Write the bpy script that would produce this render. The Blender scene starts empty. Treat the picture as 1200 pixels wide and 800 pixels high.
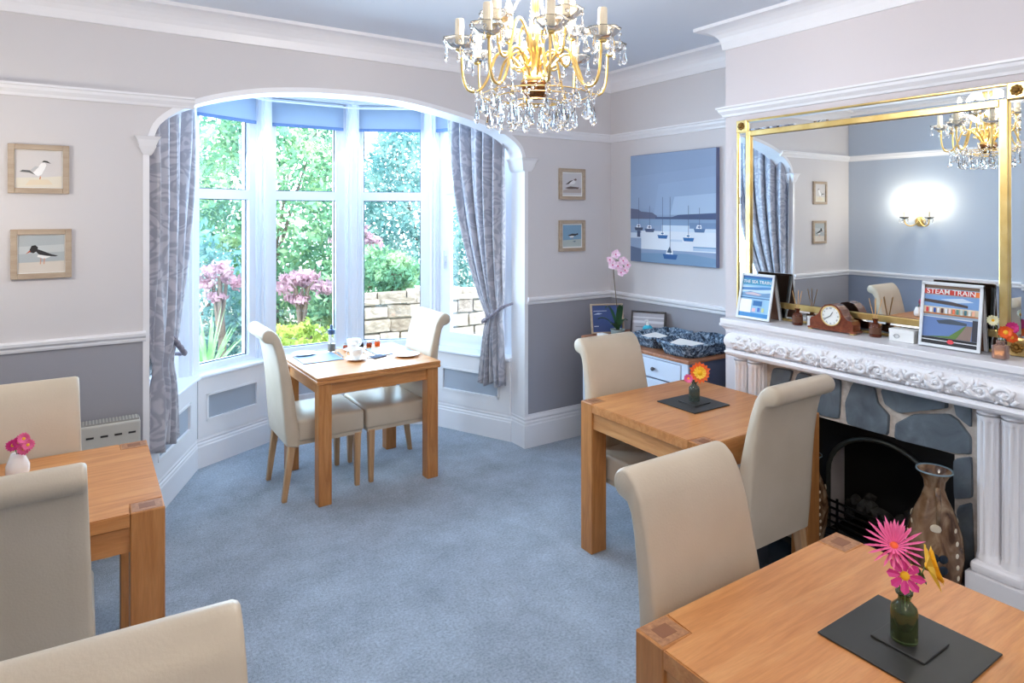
import bpy, bmesh, math, random
import numpy as np
from mathutils import Vector, Matrix
random.seed(7)
rng = np.random.default_rng(7)
R = math.radians
SC = bpy.context.scene
COL = SC.collection

# ---------------------------------------------------------------- camera
cam_d = bpy.data.cameras.new('camera')
cam = bpy.data.objects.new('camera', cam_d); COL.objects.link(cam)
cam.location = (0, 0, 1.70)
cam.rotation_euler = (R(90), 0, R(-33.45))
cam_d.sensor_width = 36.0
cam_d.lens = 760.3 / 1200 * 36
cam_d.shift_y = -0.125
cam_d.clip_start = 0.02
SC.camera = cam

# ---------------------------------------------------------------- world, exposure, lights
w = bpy.data.worlds.new('world'); SC.world = w; w.use_nodes = True
wn = w.node_tree
bg = wn.nodes['Background']
bg.inputs[0].default_value = (0.74, 0.88, 1.0, 1)
bg.inputs[1].default_value = 6.0
SC.view_settings.view_transform = 'Standard'
SC.view_settings.look = 'None'
SC.view_settings.gamma = 1
SC.view_settings.use_curve_mapping = False
SC.view_settings.exposure = 0.62
SC.cycles.use_denoising = True
SC.cycles.max_bounces = 10
SC.cycles.diffuse_bounces = 5
SC.cycles.glossy_bounces = 5
SC.cycles.transmission_bounces = 8
SC.cycles.transparent_max_bounces = 12
SC.cycles.sample_clamp_indirect = 6.0
SC.cycles.caustics_reflective = False
SC.cycles.caustics_refractive = False

def lamp(name, kind, loc, power, col, size=0.1, rot=(0, 0, 0), size_y=None):
    d = bpy.data.lights.new(name, kind); d.energy = power; d.color = col
    if kind == 'AREA':
        d.size = size
        if size_y: d.shape = 'RECTANGLE'; d.size_y = size_y
    elif kind == 'SUN': d.angle = size
    else: d.shadow_soft_size = size
    o = bpy.data.objects.new(name, d); COL.objects.link(o)
    o.location = loc; o.rotation_euler = rot
    return o

WARM = (1.0, 0.80, 0.58)
NEUT = (1.0, 0.93, 0.86)
# bay polygon (inner wall face)
BAY = [(.29, 4.04), (.62, 4.76), (1.15, 5.04), (1.81, 5.04), (2.34, 4.76), (2.67, 4.04)]
def seg(i, a, off=0.0):
    P = Vector(BAY[i]); Q = Vector(BAY[i + 1]); d = (Q - P).normalized(); n = Vector((-d.y, d.x))
    p = P + d * a + n * off
    return (p.x, p.y)
SEGL = [(Vector(BAY[i + 1]) - Vector(BAY[i])).length for i in range(5)]
# soft daylight entering through each window of the bay
for i in range(5):
    cx, cy = seg(i, SEGL[i] / 2, 0.30)
    dx, dy = seg(i, SEGL[i] / 2, 0.0)
    o = lamp('window_daylight', 'AREA', (cx, cy, 1.65), 25, (0.52, 0.76, 1.0), SEGL[i] * .85, size_y=1.75)
    o.rotation_euler = Vector((dx - cx, dy - cy, -0.12)).to_track_quat('-Z', 'Y').to_euler()
# fill lights added behind the camera, with no fittings modelled
lamp('rear_fill_light', 'POINT', (1.6, -0.9, 2.25), 16, NEUT, 0.22)
lamp('warm_fill_light', 'POINT', (0.1, -0.6, 2.35), 17, WARM, 0.22)
lamp('chandelier_glow', 'POINT', (1.30, 1.82, 2.40), 58, NEUT, 0.12)

# ---------------------------------------------------------------- materials
def lin(c):
    return tuple(((x / 255) / 12.92 if x / 255 <= .04045 else ((x / 255 + .055) / 1.055) ** 2.4) for x in c) + (1,)

def mat(name, rgb, rough=.5, metal=0.0, spec=.5, **kw):
    m = bpy.data.materials.new(name); m.use_nodes = True
    nt = m.node_tree; b = nt.nodes['Principled BSDF']
    b.inputs['Base Color'].default_value = lin(rgb)
    b.inputs['Roughness'].default_value = rough
    b.inputs['Metallic'].default_value = metal
    b.inputs['Specular IOR Level'].default_value = spec
    for k, v in kw.items():
        b.inputs[k.replace('_', ' ')].default_value = v
    return m

def N(nt, t, **kw):
    n = nt.nodes.new(t)
    for k, v in kw.items(): setattr(n, k, v)
    return n

def ramp(nt, stops):
    r = N(nt, 'ShaderNodeValToRGB'); e = r.color_ramp.elements
    while len(e) < len(stops): e.new(.5)
    for x, (p, c) in zip(e, stops): x.position = p; x.color = lin(c)
    return r

def noise_mat(name, stops, scale=(1, 1, 1), nscale=5, detail=4, rough=.5, bump=0.0, bscale=None, distort=0, metal=0, spec=.5, bdist=.01, gen='Object'):
    m = mat(name, stops[0][1], rough, metal, spec); nt = m.node_tree; b = nt.nodes['Principled BSDF']
    tc = N(nt, 'ShaderNodeTexCoord'); mp = N(nt, 'ShaderNodeMapping'); mp.inputs['Scale'].default_value = scale
    nz = N(nt, 'ShaderNodeTexNoise'); nz.inputs['Scale'].default_value = nscale; nz.inputs['Detail'].default_value = detail
    nz.inputs['Distortion'].default_value = distort
    r = ramp(nt, stops)
    nt.links.new(tc.outputs[gen], mp.inputs[0]); nt.links.new(mp.outputs[0], nz.inputs[0])
    nt.links.new(nz.outputs[0], r.inputs[0]); nt.links.new(r.outputs[0], b.inputs['Base Color'])
    if bump:
        bp = N(nt, 'ShaderNodeBump'); bp.inputs['Strength'].default_value = bump; bp.inputs['Distance'].default_value = bdist
        src = nz
        if bscale:
            src = N(nt, 'ShaderNodeTexNoise'); src.inputs['Scale'].default_value = bscale; src.inputs['Detail'].default_value = 3
            nt.links.new(tc.outputs[gen], src.inputs[0])
        nt.links.new(src.outputs[0], bp.inputs['Height']); nt.links.new(bp.outputs[0], b.inputs['Normal'])
    return m

def wood(name, dark, mid, light, axis='x', rough=.35, sc=1.0):
    s = {'x': (1.2, 14, 14), 'y': (14, 1.2, 14), 'z': (14, 14, 1.2)}[axis]
    s = tuple(a * sc for a in s)
    m = noise_mat(name, [(.25, dark), (.5, mid), (.75, light)], s, 2.2, 6, rough, .12, None, 1.2, bdist=.002)
    nt = m.node_tree; b = nt.nodes['Principled BSDF']
    tc = N(nt, 'ShaderNodeTexCoord'); mp = N(nt, 'ShaderNodeMapping'); mp.inputs['Scale'].default_value = tuple(a * 9 for a in s)
    nz = N(nt, 'ShaderNodeTexNoise'); nz.inputs['Scale'].default_value = 2.0; nz.inputs['Detail'].default_value = 2
    mx = N(nt, 'ShaderNodeMixRGB', blend_type='MULTIPLY'); mx.inputs[0].default_value = .28
    nt.links.new(tc.outputs['Object'], mp.inputs[0]); nt.links.new(mp.outputs[0], nz.inputs[0])
    old = b.inputs['Base Color'].links[0].from_socket
    nt.links.new(old, mx.inputs[1]); nt.links.new(nz.outputs[0], mx.inputs[2]); nt.links.new(mx.outputs[0], b.inputs['Base Color'])
    return m

def paint2(name, upper, lower, z, rough=.75):
    m = mat(name, upper, rough, spec=.25); nt = m.node_tree; b = nt.nodes['Principled BSDF']
    g = N(nt, 'ShaderNodeNewGeometry'); sx = N(nt, 'ShaderNodeSeparateXYZ'); gt = N(nt, 'ShaderNodeMath', operation='GREATER_THAN')
    gt.inputs[1].default_value = z
    mx = N(nt, 'ShaderNodeMixRGB'); mx.inputs[1].default_value = lin(lower); mx.inputs[2].default_value = lin(upper)
    nz = N(nt, 'ShaderNodeTexNoise'); nz.inputs['Scale'].default_value = 260; nz.inputs['Detail'].default_value = 1
    bp = N(nt, 'ShaderNodeBump'); bp.inputs['Strength'].default_value = .06; bp.inputs['Distance'].default_value = .002
    nt.links.new(g.outputs['Position'], sx.inputs[0]); nt.links.new(sx.outputs[2], gt.inputs[0]); nt.links.new(gt.outputs[0], mx.inputs[0])
    nt.links.new(mx.outputs[0], b.inputs['Base Color'])
    nt.links.new(g.outputs['Position'], nz.inputs[0]); nt.links.new(nz.outputs[0], bp.inputs['Height']); nt.links.new(bp.outputs[0], b.inputs['Normal'])
    return m

def thin_glass(name, tint=(255, 255, 255), refl=.12, rough=0.0):
    m = bpy.data.materials.new(name); m.use_nodes = True; nt = m.node_tree; nt.nodes.clear()
    o = N(nt, 'ShaderNodeOutputMaterial'); t = N(nt, 'ShaderNodeBsdfTransparent'); t.inputs[0].default_value = lin(tint)
    g = N(nt, 'ShaderNodeBsdfGlossy'); g.inputs['Roughness'].default_value = rough
    f = N(nt, 'ShaderNodeFresnel'); f.inputs[0].default_value = 1.45
    ml = N(nt, 'ShaderNodeMath', operation='MULTIPLY'); ml.inputs[1].default_value = refl / .04 * .35
    mx = N(nt, 'ShaderNodeMixShader')
    nt.links.new(f.outputs[0], ml.inputs[0]); nt.links.new(ml.outputs[0], mx.inputs[0])
    nt.links.new(t.outputs[0], mx.inputs[1]); nt.links.new(g.outputs[0], mx.inputs[2]); nt.links.new(mx.outputs[0], o.inputs[0])
    return m

def emit(name, rgb, s):
    m = bpy.data.materials.new(name); m.use_nodes = True; nt = m.node_tree; nt.nodes.clear()
    o = N(nt, 'ShaderNodeOutputMaterial'); e = N(nt, 'ShaderNodeEmission'); e.inputs[0].default_value = lin(rgb); e.inputs[1].default_value = s
    nt.links.new(e.outputs[0], o.inputs[0]); return m

WALL_U = (216, 213, 215); WALL_L = (158, 158, 166)
M = {}
M['wall'] = paint2('wall_paint', WALL_U, WALL_L, 1.06)
M['wall_plain'] = paint2('wall_plain_paint', (220, 213, 215), (220, 213, 215), -5)
M['wall_blue'] = paint2('wall_blue_paint', (190, 200, 214), (146, 156, 176), 1.06)
M['bay_panel'] = mat('bay_panel_paint', (172, 182, 196), .6)
M['ceiling'] = mat('ceiling_paint', (222, 229, 240), .85)
M['white'] = mat('white_gloss_paint', (240, 240, 244), .35)
M['upvc'] = mat('white_window_plastic', (238, 243, 252), .3)
M['gasket'] = mat('dark_gasket', (40, 62, 92), .5)
M['carpet'] = noise_mat('blue_grey_carpet', [(.3, (172, 184, 199)), (.55, (198, 210, 225)), (.8, (220, 231, 243))], (1, 1, 1), 90, 5, .95, .9, 240, 0, spec=.1, bdist=.012)
nt = M['carpet'].node_tree; b_ = nt.nodes['Principled BSDF']
tc_ = N(nt, 'ShaderNodeTexCoord'); nz_ = N(nt, 'ShaderNodeTexNoise'); nz_.inputs['Scale'].default_value = 3.2; nz_.inputs['Detail'].default_value = 8; nz_.inputs['Roughness'].default_value = .75
rp_ = ramp(nt, [(.3, (205, 205, 205)), (.7, (255, 255, 255))]); mx_ = N(nt, 'ShaderNodeMixRGB', blend_type='MULTIPLY'); mx_.inputs[0].default_value = .9
nt.links.new(tc_.outputs['Object'], nz_.inputs[0]); nt.links.new(nz_.outputs[0], rp_.inputs[0])
old_ = b_.inputs['Base Color'].links[0].from_socket
nt.links.new(old_, mx_.inputs[1]); nt.links.new(rp_.outputs[0], mx_.inputs[2]); nt.links.new(mx_.outputs[0], b_.inputs['Base Color'])
M['oak'] = wood('oak_table', (190, 122, 66), (212, 144, 84), (222, 160, 100), 'x')
M['oak_y'] = wood('oak_table_cross', (186, 124, 70), (210, 148, 90), (224, 168, 110), 'y')
M['oak_z'] = wood('oak_table_upright', (176, 112, 58), (200, 134, 74), (214, 152, 92), 'z')
M['end_grain'] = noise_mat('oak_end_grain', [(.3, (138, 92, 60)), (.7, (178, 126, 86))], (40, 40, 4), 2, 4, .45)
M['leg_wood'] = wood('pale_leg_wood', (186, 142, 98), (206, 164, 120), (218, 180, 138), 'z', .4)
M['brown_wood'] = wood('brown_wood_top', (150, 96, 66), (176, 118, 84), (194, 136, 100), 'y', .4)
M['leather'] = noise_mat('cream_leather', [(.3, (194, 179, 157)), (.7, (205, 191, 171))], (1, 1, 1), 4, 3, .36, .25, 160, 0, spec=.45, bdist=.002)
M['gold'] = mat('polished_gold', (238, 204, 132), .28, 1.0)
M['gilt'] = noise_mat('gilt_wood', [(.3, (226, 192, 118)), (.7, (242, 216, 150))], (1, 1, 1), 12, 2, .28, 0, metal=.9)
M['mirror'] = mat('mirror_glass', (240, 245, 246), .0, 1.0)
M['steel'] = mat('polished_steel', (200, 200, 200), .2, 1.0)
M['crystal'] = mat('crystal_glass', (255, 255, 255), .0, 0, .5, Transmission_Weight=1.0, IOR=1.5)
M['clear'] = thin_glass('window_glass', (250, 253, 255), .12)
M['cup_glass'] = mat('pressed_glass_dish', (255, 252, 244), .08, 0, .5, Transmission_Weight=.85, IOR=1.35)
M['candle'] = mat('ivory_candle_tube', (246, 232, 206), .5)
M['bulb'] = emit('lit_bulb', (255, 226, 178), 26)
M['slate_mat'] = mat('slate_placemat', (46, 46, 44), .5)
M['blue_mat'] = mat('blue_grey_placemat', (98, 122, 152), .45)
M['porcelain'] = mat('white_porcelain', (244, 244, 242), .15)
M['black_iron'] = mat('black_iron', (20, 22, 24), .35, .4)
M['black'] = mat('matt_black', (12, 12, 12), .7)
M['slate'] = noise_mat('blue_slate', [(.3, (76, 84, 92)), (.6, (98, 108, 116)), (.85, (130, 140, 148))], (1, 1, 1), 9, 8, .55, .6, None, .8, bdist=.006)
M['mortar'] = noise_mat('pale_mortar', [(.3, (176, 164, 152)), (.7, (204, 194, 184))], (1, 1, 1), 40, 4, .9, .4)
M['hearth'] = mat('dark_slate_hearth', (46, 56, 66), .18)
M['mahogany'] = wood('mahogany_case', (92, 42, 26), (126, 62, 38), (150, 80, 50), 'y', .25)
M['amber'] = mat('amber_glass', (120, 52, 22), .08, 0, .5, Transmission_Weight=.5, IOR=1.45)
M['clock_face'] = mat('clock_face', (236, 236, 232), .4)
M['ink'] = mat('black_ink', (24, 24, 28), .5)
M['cardboard_white'] = mat('white_card', (240, 240, 238), .6)
M['frame_oak'] = wood('light_frame_wood', (178, 156, 134), (192, 172, 150), (204, 186, 166), 'x', .5)
M['frame_white'] = mat('white_frame_wood', (226, 230, 234), .4)
M['backboard'] = mat('brown_backboard', (128, 94, 78), .8)
M['frame_black'] = mat('black_frame_wood', (40, 38, 42), .4)
M['shaded_side_paint'] = mat('shade_darkened_sideboard_side', (92, 100, 124), .5)  # darker than the front, to imitate shade on the sideboard's side
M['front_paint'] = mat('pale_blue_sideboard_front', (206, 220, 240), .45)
M['leaf_dark'] = mat('orchid_leaf', (46, 84, 52), .35)
M['stem'] = mat('flower_stem', (78, 110, 52), .5)
M['stem_brown'] = mat('orchid_stem', (96, 82, 56), .5)
M['petal_pale'] = noise_mat('pale_orchid_petal', [(.4, (248, 226, 240)), (.75, (232, 176, 216))], (1, 1, 1), 40, 2, .5)
M['petal_pink'] = mat('magenta_petal', (214, 56, 140), .5)
M['petal_rose'] = mat('rose_pink_petal', (240, 116, 168), .5)
M['petal_yellow'] = mat('yellow_petal', (250, 204, 60), .5)
M['petal_orange'] = mat('orange_petal', (244, 108, 44), .5)
M['petal_white'] = mat('cream_petal', (240, 238, 206), .5)
M['pollen'] = mat('yellow_flower_eye', (244, 186, 30), .7)
M['pot'] = mat('grey_green_pot', (150, 168, 170), .4)
M['green_glass'] = mat('green_bottle_glass', (150, 170, 110), .03, 0, .5, Transmission_Weight=.9, IOR=1.45)
M['grey_glass'] = mat('smoky_bottle_glass', (140, 158, 150), .05, 0, .5, Transmission_Weight=.8, IOR=1.45)
M['dark_water'] = mat('murky_water', (70, 84, 30), .05, 0, .5, Transmission_Weight=.75, IOR=1.33)
M['turquoise'] = mat('turquoise_gel', (70, 200, 230), .1, 0, .5, Transmission_Weight=.2)
M['basket'] = noise_mat('blue_black_weave', [(.38, (34, 48, 66)), (.52, (98, 124, 152)), (.66, (176, 198, 216))], (1, 1, 1), 34, 3, .8, .6, None, 1.5, bdist=.01)
M['radiator'] = mat('cream_radiator', (190, 188, 182), .4)
M['jam'] = mat('red_brown_jam', (150, 60, 30), .2)
M['reed'] = mat('reed_stick', (222, 176, 120), .7)
M['coal'] = noise_mat('coal', [(.3, (14, 14, 14)), (.7, (52, 50, 46))], (1, 1, 1), 30, 3, .7)

# damask curtain
def damask():
    m = mat('grey_damask', (150, 152, 168), .5, 0, .4); nt = m.node_tree; b = nt.nodes['Principled BSDF']
    tc = N(nt, 'ShaderNodeTexCoord')
    mp = N(nt, 'ShaderNodeMapping'); mp.inputs['Scale'].default_value = (6, 6.5, 1)
    nz = N(nt, 'ShaderNodeTexNoise'); nz.inputs['Scale'].default_value = 1.1; nz.inputs['Detail'].default_value = 1.5; nz.inputs['Distortion'].default_value = 2.2
    wv = N(nt, 'ShaderNodeMath', operation='SINE'); ml = N(nt, 'ShaderNodeMath', operation='MULTIPLY'); ml.inputs[1].default_value = 20
    r = ramp(nt, [(.2, (160, 161, 173)), (.8, (190, 189, 197))])
    ad = N(nt, 'ShaderNodeMath', operation='MULTIPLY_ADD'); ad.inputs[1].default_value = .5; ad.inputs[2].default_value = .5
    nt.links.new(tc.outputs['UV'], mp.inputs[0]); nt.links.new(mp.outputs[0], nz.inputs[0]); nt.links.new(nz.outputs[0], ml.inputs[0])
    nt.links.new(ml.outputs[0], wv.inputs[0]); nt.links.new(wv.outputs[0], ad.inputs[0]); nt.links.new(ad.outputs[0], r.inputs[0])
    nt.links.new(r.outputs[0], b.inputs['Base Color'])
    b.inputs['Sheen Weight'].default_value = .3
    return m
M['damask'] = damask()
M['tie'] = mat('grey_rope_tie', (150, 146, 158), .7)

# blinds let some daylight through
def blind_mat():
    m = bpy.data.materials.new('blue_blind_cloth'); m.use_nodes = True; nt = m.node_tree; nt.nodes.clear()
    o = N(nt, 'ShaderNodeOutputMaterial'); d = N(nt, 'ShaderNodeBsdfDiffuse'); t = N(nt, 'ShaderNodeBsdfTranslucent'); mx = N(nt, 'ShaderNodeMixShader')
    d.inputs[0].default_value = lin((200, 214, 230)); t.inputs[0].default_value = lin((186, 204, 226)); mx.inputs[0].default_value = .5
    nt.links.new(d.outputs[0], mx.inputs[1]); nt.links.new(t.outputs[0], mx.inputs[2]); nt.links.new(mx.outputs[0], o.inputs[0]); return m
M['blind'] = blind_mat()

# print material: colours of flat printed pictures
def print_mat(rough):
    m = mat('flat_print', (255, 255, 255), rough); nt = m.node_tree
    a = N(nt, 'ShaderNodeAttribute', attribute_name='ink'); nt.links.new(a.outputs['Color'], nt.nodes['Principled BSDF'].inputs['Base Color']); return m
M['print'] = print_mat(.5)
M['canvas'] = print_mat(.8)

def leafmat(name, stops, scale=3):
    m = bpy.data.materials.new(name); m.use_nodes = True; nt = m.node_tree; nt.nodes.clear()
    o = N(nt, 'ShaderNodeOutputMaterial'); d = N(nt, 'ShaderNodeBsdfDiffuse'); t = N(nt, 'ShaderNodeBsdfTranslucent'); mx = N(nt, 'ShaderNodeMixShader'); mx.inputs[0].default_value = .35
    tc = N(nt, 'ShaderNodeTexCoord'); nz = N(nt, 'ShaderNodeTexNoise'); nz.inputs['Scale'].default_value = scale; nz.inputs['Detail'].default_value = 3
    r = ramp(nt, stops)
    nt.links.new(tc.outputs['Object'], nz.inputs[0]); nt.links.new(nz.outputs[0], r.inputs[0])
    nt.links.new(r.outputs[0], d.inputs[0]); nt.links.new(r.outputs[0], t.inputs[0])
    nt.links.new(d.outputs[0], mx.inputs[1]); nt.links.new(t.outputs[0], mx.inputs[2]); nt.links.new(mx.outputs[0], o.inputs[0]); return m
M['leaf_a'] = leafmat('garden_leaf', [(.35, (84, 128, 104)), (.5, (128, 172, 132)), (.68, (190, 212, 160))], 2.2)  # this and the next green are paled to imitate haze and glare
M['leaf_b'] = leafmat('blue_green_leaf', [(.35, (92, 136, 136)), (.5, (136, 176, 172)), (.68, (190, 214, 202))], 2.5)
M['leaf_pink'] = leafmat('maple_leaf', [(.35, (150, 126, 134)), (.55, (200, 158, 170)), (.7, (216, 190, 192))], 6)
M['leaf_yellow'] = leafmat('yellow_green_leaf', [(.35, (120, 150, 70)), (.6, (196, 206, 110))], 5)
M['spiky'] = leafmat('spiky_leaf', [(.35, (110, 160, 104)), (.6, (170, 208, 150))], 3)
M['bark'] = noise_mat('bark', [(.3, (90, 76, 66)), (.7, (128, 110, 96))], (8, 8, 1), 4, 4, .9)
M['stone'] = noise_mat('garden_stone', [(.3, (132, 120, 106)), (.5, (162, 148, 132)), (.7, (186, 174, 158))], (1, 1, 1), 4, 6, .9, .5)
nt = M['stone'].node_tree; b_ = nt.nodes['Principled BSDF']
oi_ = N(nt, 'ShaderNodeObjectInfo'); rp_ = ramp(nt, [(0, (196, 186, 176)), (.5, (255, 250, 244)), (1, (222, 214, 214))]); mx_ = N(nt, 'ShaderNodeMixRGB', blend_type='MULTIPLY'); mx_.inputs[0].default_value = 1
nt.links.new(oi_.outputs['Random'], rp_.inputs[0]); old_ = b_.inputs['Base Color'].links[0].from_socket
nt.links.new(old_, mx_.inputs[1]); nt.links.new(rp_.outputs[0], mx_.inputs[2]); nt.links.new(mx_.outputs[0], b_.inputs['Base Color'])
M['gravel'] = noise_mat('garden_ground', [(.35, (120, 116, 100)), (.6, (156, 150, 130))], (1, 1, 1), 12, 6, .95, .5)
M['pottery'] = None

# ---------------------------------------------------------------- mesh helpers
def bm_new(): return bmesh.new()

def obj(name, bm, material, parent=None, loc=None, rot=None, smooth=False, **props):
    me = bpy.data.meshes.new(name)
    bmesh.ops.recalc_face_normals(bm, faces=bm.faces[:])
    bm.to_mesh(me); bm.free()
    return link(name, me, material, parent, loc, rot, smooth, **props)

def link(name, me, material, parent=None, loc=None, rot=None, smooth=False, **props):
    if material is not None and not me.materials: 
        for mm in (material if isinstance(material, (list, tuple)) else [material]): me.materials.append(M[mm] if isinstance(mm, str) else mm)
    if smooth:
        me.shade_smooth()
        if smooth != 'all':
            try: me.set_sharp_from_angle(angle=R(38))
            except Exception: pass
    o = bpy.data.objects.new(name, me); COL.objects.link(o)
    if parent: o.parent = parent
    if loc: o.location = loc
    if rot: o.rotation_euler = rot
    for k, v in props.items(): o[k] = v
    return o

def tag(o, label, cat, group=None, kind=None):
    o['label'] = label; o['category'] = cat
    if group: o['group'] = group
    if kind: o['kind'] = kind
    return o

def thing(name, label, cat, loc=(0, 0, 0), rz=0, group=None):
    o = bpy.data.objects.new(name, None); COL.objects.link(o); o.empty_display_size = .05
    o.location = loc; o.rotation_euler = (0, 0, rz)
    return tag(o, label, cat, group)

def copy_tree(o, parent=None):
    c = o.copy(); COL.objects.link(c); c.parent = parent
    for ch in list(o.children): copy_tree(ch, c)
    return c

def struct(name, bm, material, **kw):
    return obj(name, bm, material, kind='structure', **kw)

def box(bm, x0, x1, y0, y1, z0, z1, bev=0.0, seg_=2, mtx=None):
    r = bmesh.ops.create_cube(bm, size=1)
    vs = r['verts']
    bmesh.ops.scale(bm, vec=(abs(x1 - x0), abs(y1 - y0), abs(z1 - z0)), verts=vs)
    bmesh.ops.translate(bm, vec=((x0 + x1) / 2, (y0 + y1) / 2, (z0 + z1) / 2), verts=vs)
    if bev:
        es = list({e for v in vs for e in v.link_edges})
        rr = bmesh.ops.bevel(bm, geom=es, offset=bev, segments=seg_, profile=.5, affect='EDGES')
        vs = list({v for f in rr['faces'] for v in f.verts} | {v for v in vs if v.is_valid})
    if mtx is not None:
        bmesh.ops.transform(bm, matrix=mtx, verts=[v for v in vs if v.is_valid])
    return bm

def prism(bm, pts, z0, z1):
    """pts in xy, extruded in z."""
    a = [bm.verts.new((x, y, z0)) for x, y in pts]; b = [bm.verts.new((x, y, z1)) for x, y in pts]
    n = len(pts)
    bm.faces.new(a[::-1]); bm.faces.new(b)
    for i in range(n): bm.faces.new((a[i], a[(i + 1) % n], b[(i + 1) % n], b[i]))
    return bm

def ext(bm, pts3, vec):
    """planar polygon of 3d points extruded by vec"""
    v = Vector(vec); a = [bm.verts.new(p) for p in pts3]; b = [bm.verts.new(Vector(p) + v) for p in pts3]
    n = len(a); bm.faces.new(a[::-1]); bm.faces.new(b)
    for i in range(n): bm.faces.new((a[i], a[(i + 1) % n], b[(i + 1) % n], b[i]))
    return bm

def lathe(bm, prof, n=24, c=(0, 0, 0), cap=True, sx=1, sy=1):
    rings = []
    for r, z in prof:
        if r < 1e-5: rings.append([bm.verts.new((c[0], c[1], c[2] + z))])
        else: rings.append([bm.verts.new((c[0] + sx * r * math.cos(2 * math.pi * k / n), c[1] + sy * r * math.sin(2 * math.pi * k / n), c[2] + z)) for k in range(n)])
    for a, b in zip(rings, rings[1:]):
        if len(a) == 1 and len(b) == 1: continue
        for k in range(n):
            k2 = (k + 1) % n
            if len(a) == 1: bm.faces.new((a[0], b[k2], b[k]))
            elif len(b) == 1: bm.faces.new((a[k], a[k2], b[0]))
            else: bm.faces.new((a[k], a[k2], b[k2], b[k]))
    if cap:
        if len(rings[0]) > 1: bm.faces.new(rings[0][::-1])
        if len(rings[-1]) > 1: bm.faces.new(rings[-1])
    return bm

def tube(bm, pts, rad, n=8, cap=True):
    pts = [Vector(p) for p in pts]; rad = rad if isinstance(rad, (list, tuple)) else [rad] * len(pts)
    rings = []; up = Vector((0, 0, 1)); prev = None
    for i, p in enumerate(pts):
        d = (pts[min(i + 1, len(pts) - 1)] - pts[max(i - 1, 0)]).normalized()
        if prev is None:
            a = d.cross(up)
            if a.length < .1: a = d.cross(Vector((1, 0, 0)))
        else: a = prev - d * prev.dot(d)
        a.normalize(); b = d.cross(a); prev = a
        rings.append([bm.verts.new(p + (a * math.cos(2 * math.pi * k / n) + b * math.sin(2 * math.pi * k / n)) * rad[i]) for k in range(n)])
    for a, b in zip(rings, rings[1:]):
        for k in range(n): bm.faces.new((a[k], a[(k + 1) % n], b[(k + 1) % n], b[k]))
    if cap: bm.faces.new(rings[0][::-1]); bm.faces.new(rings[-1])
    return bm

def ball(bm, c, r, u=8, v=6, s=(1, 1, 1)):
    m = Matrix.Translation(c) @ Matrix.Diagonal((s[0], s[1], s[2], 1))
    bmesh.ops.create_uvsphere(bm, u_segments=u, v_segments=v, radius=r, matrix=m)
    return bm

def mould(bm, path, prof, side=-1, closed=False):
    """sweep profile [(out, z)] along xy path with mitres; out is measured to `side` of the direction of travel (+1 left)"""
    P = [Vector(p) for p in path]; n = len(P); offs = []
    for i in range(n):
        ds = []
        if i > 0 or closed: ds.append((P[i] - P[i - 1]).normalized())
        if i < n - 1 or closed: ds.append((P[(i + 1) % n] - P[i]).normalized())
        ns = [Vector((-d.y, d.x)) * side for d in ds]
        if len(ns) == 1: offs.append(ns[0])
        else:
            m = ns[0] + ns[1]; m.normalize(); offs.append(m / max(.2, m.dot(ns[0])))
    rows = [[bm.verts.new((P[i].x + offs[i].x * o, P[i].y + offs[i].y * o, z)) for o, z in prof] for i in range(n)]
    k = len(prof)
    for i in range(n if closed else n - 1):
        a, b = rows[i], rows[(i + 1) % n]
        for j in range(k): bm.faces.new((a[j], a[(j + 1) % k], b[(j + 1) % k], b[j]))
    if not closed: bm.faces.new(rows[0][::-1]); bm.faces.new(rows[-1])
    return bm

def flat_print(name, w, h, polys, parent, y=0.0, matn='print', x0=None, z0=None, step=.00025):
    """flat printed picture: list of (rgb, [(u,v)..]) in 0..1, standing in the xz plane and facing -y"""
    vs, fs, cs = [], [], []
    x0 = -w / 2 if x0 is None else x0; z0 = 0 if z0 is None else z0
    for k, (c, pp) in enumerate(polys):
        b = len(vs)
        for u, v in pp: vs.append((x0 + u * w, y - k * step, z0 + v * h))
        fs.append(tuple(range(b, b + len(pp)))); cs.append(c)
    me = bpy.data.meshes.new(name); me.from_pydata(vs, [], fs); me.update()
    at = me.color_attributes.new('ink', 'FLOAT_COLOR', 'CORNER')
    i = 0
    for f, c in zip(me.polygons, cs):
        for _ in f.loop_indices: at.data[i].color = lin(c); i += 1
    return link(name, me, matn, parent)

def rect(c, a, b, u, v): return (c, [(a, b), (u, b), (u, v), (a, v)])

def text(name, s, size, material, parent, loc, rot=(R(90), 0, 0), ext_=.0005, sx=1.0):
    cu = bpy.data.curves.new(name, 'FONT'); cu.body = s; cu.size = size; cu.extrude = ext_; cu.align_x = 'CENTER'; cu.align_y = 'CENTER'; cu.offset = size * .004
    cu.materials.append(M[material]); tmp = bpy.data.objects.new(name + '_curve', cu)
    me = bpy.data.meshes.new_from_object(tmp); me.name = name; bpy.data.objects.remove(tmp)
    o = bpy.data.objects.new(name, me); COL.objects.link(o); o.parent = parent; o.location = loc; o.rotation_euler = rot
    o.scale = (sx, 1, 1)
    return o

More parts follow.
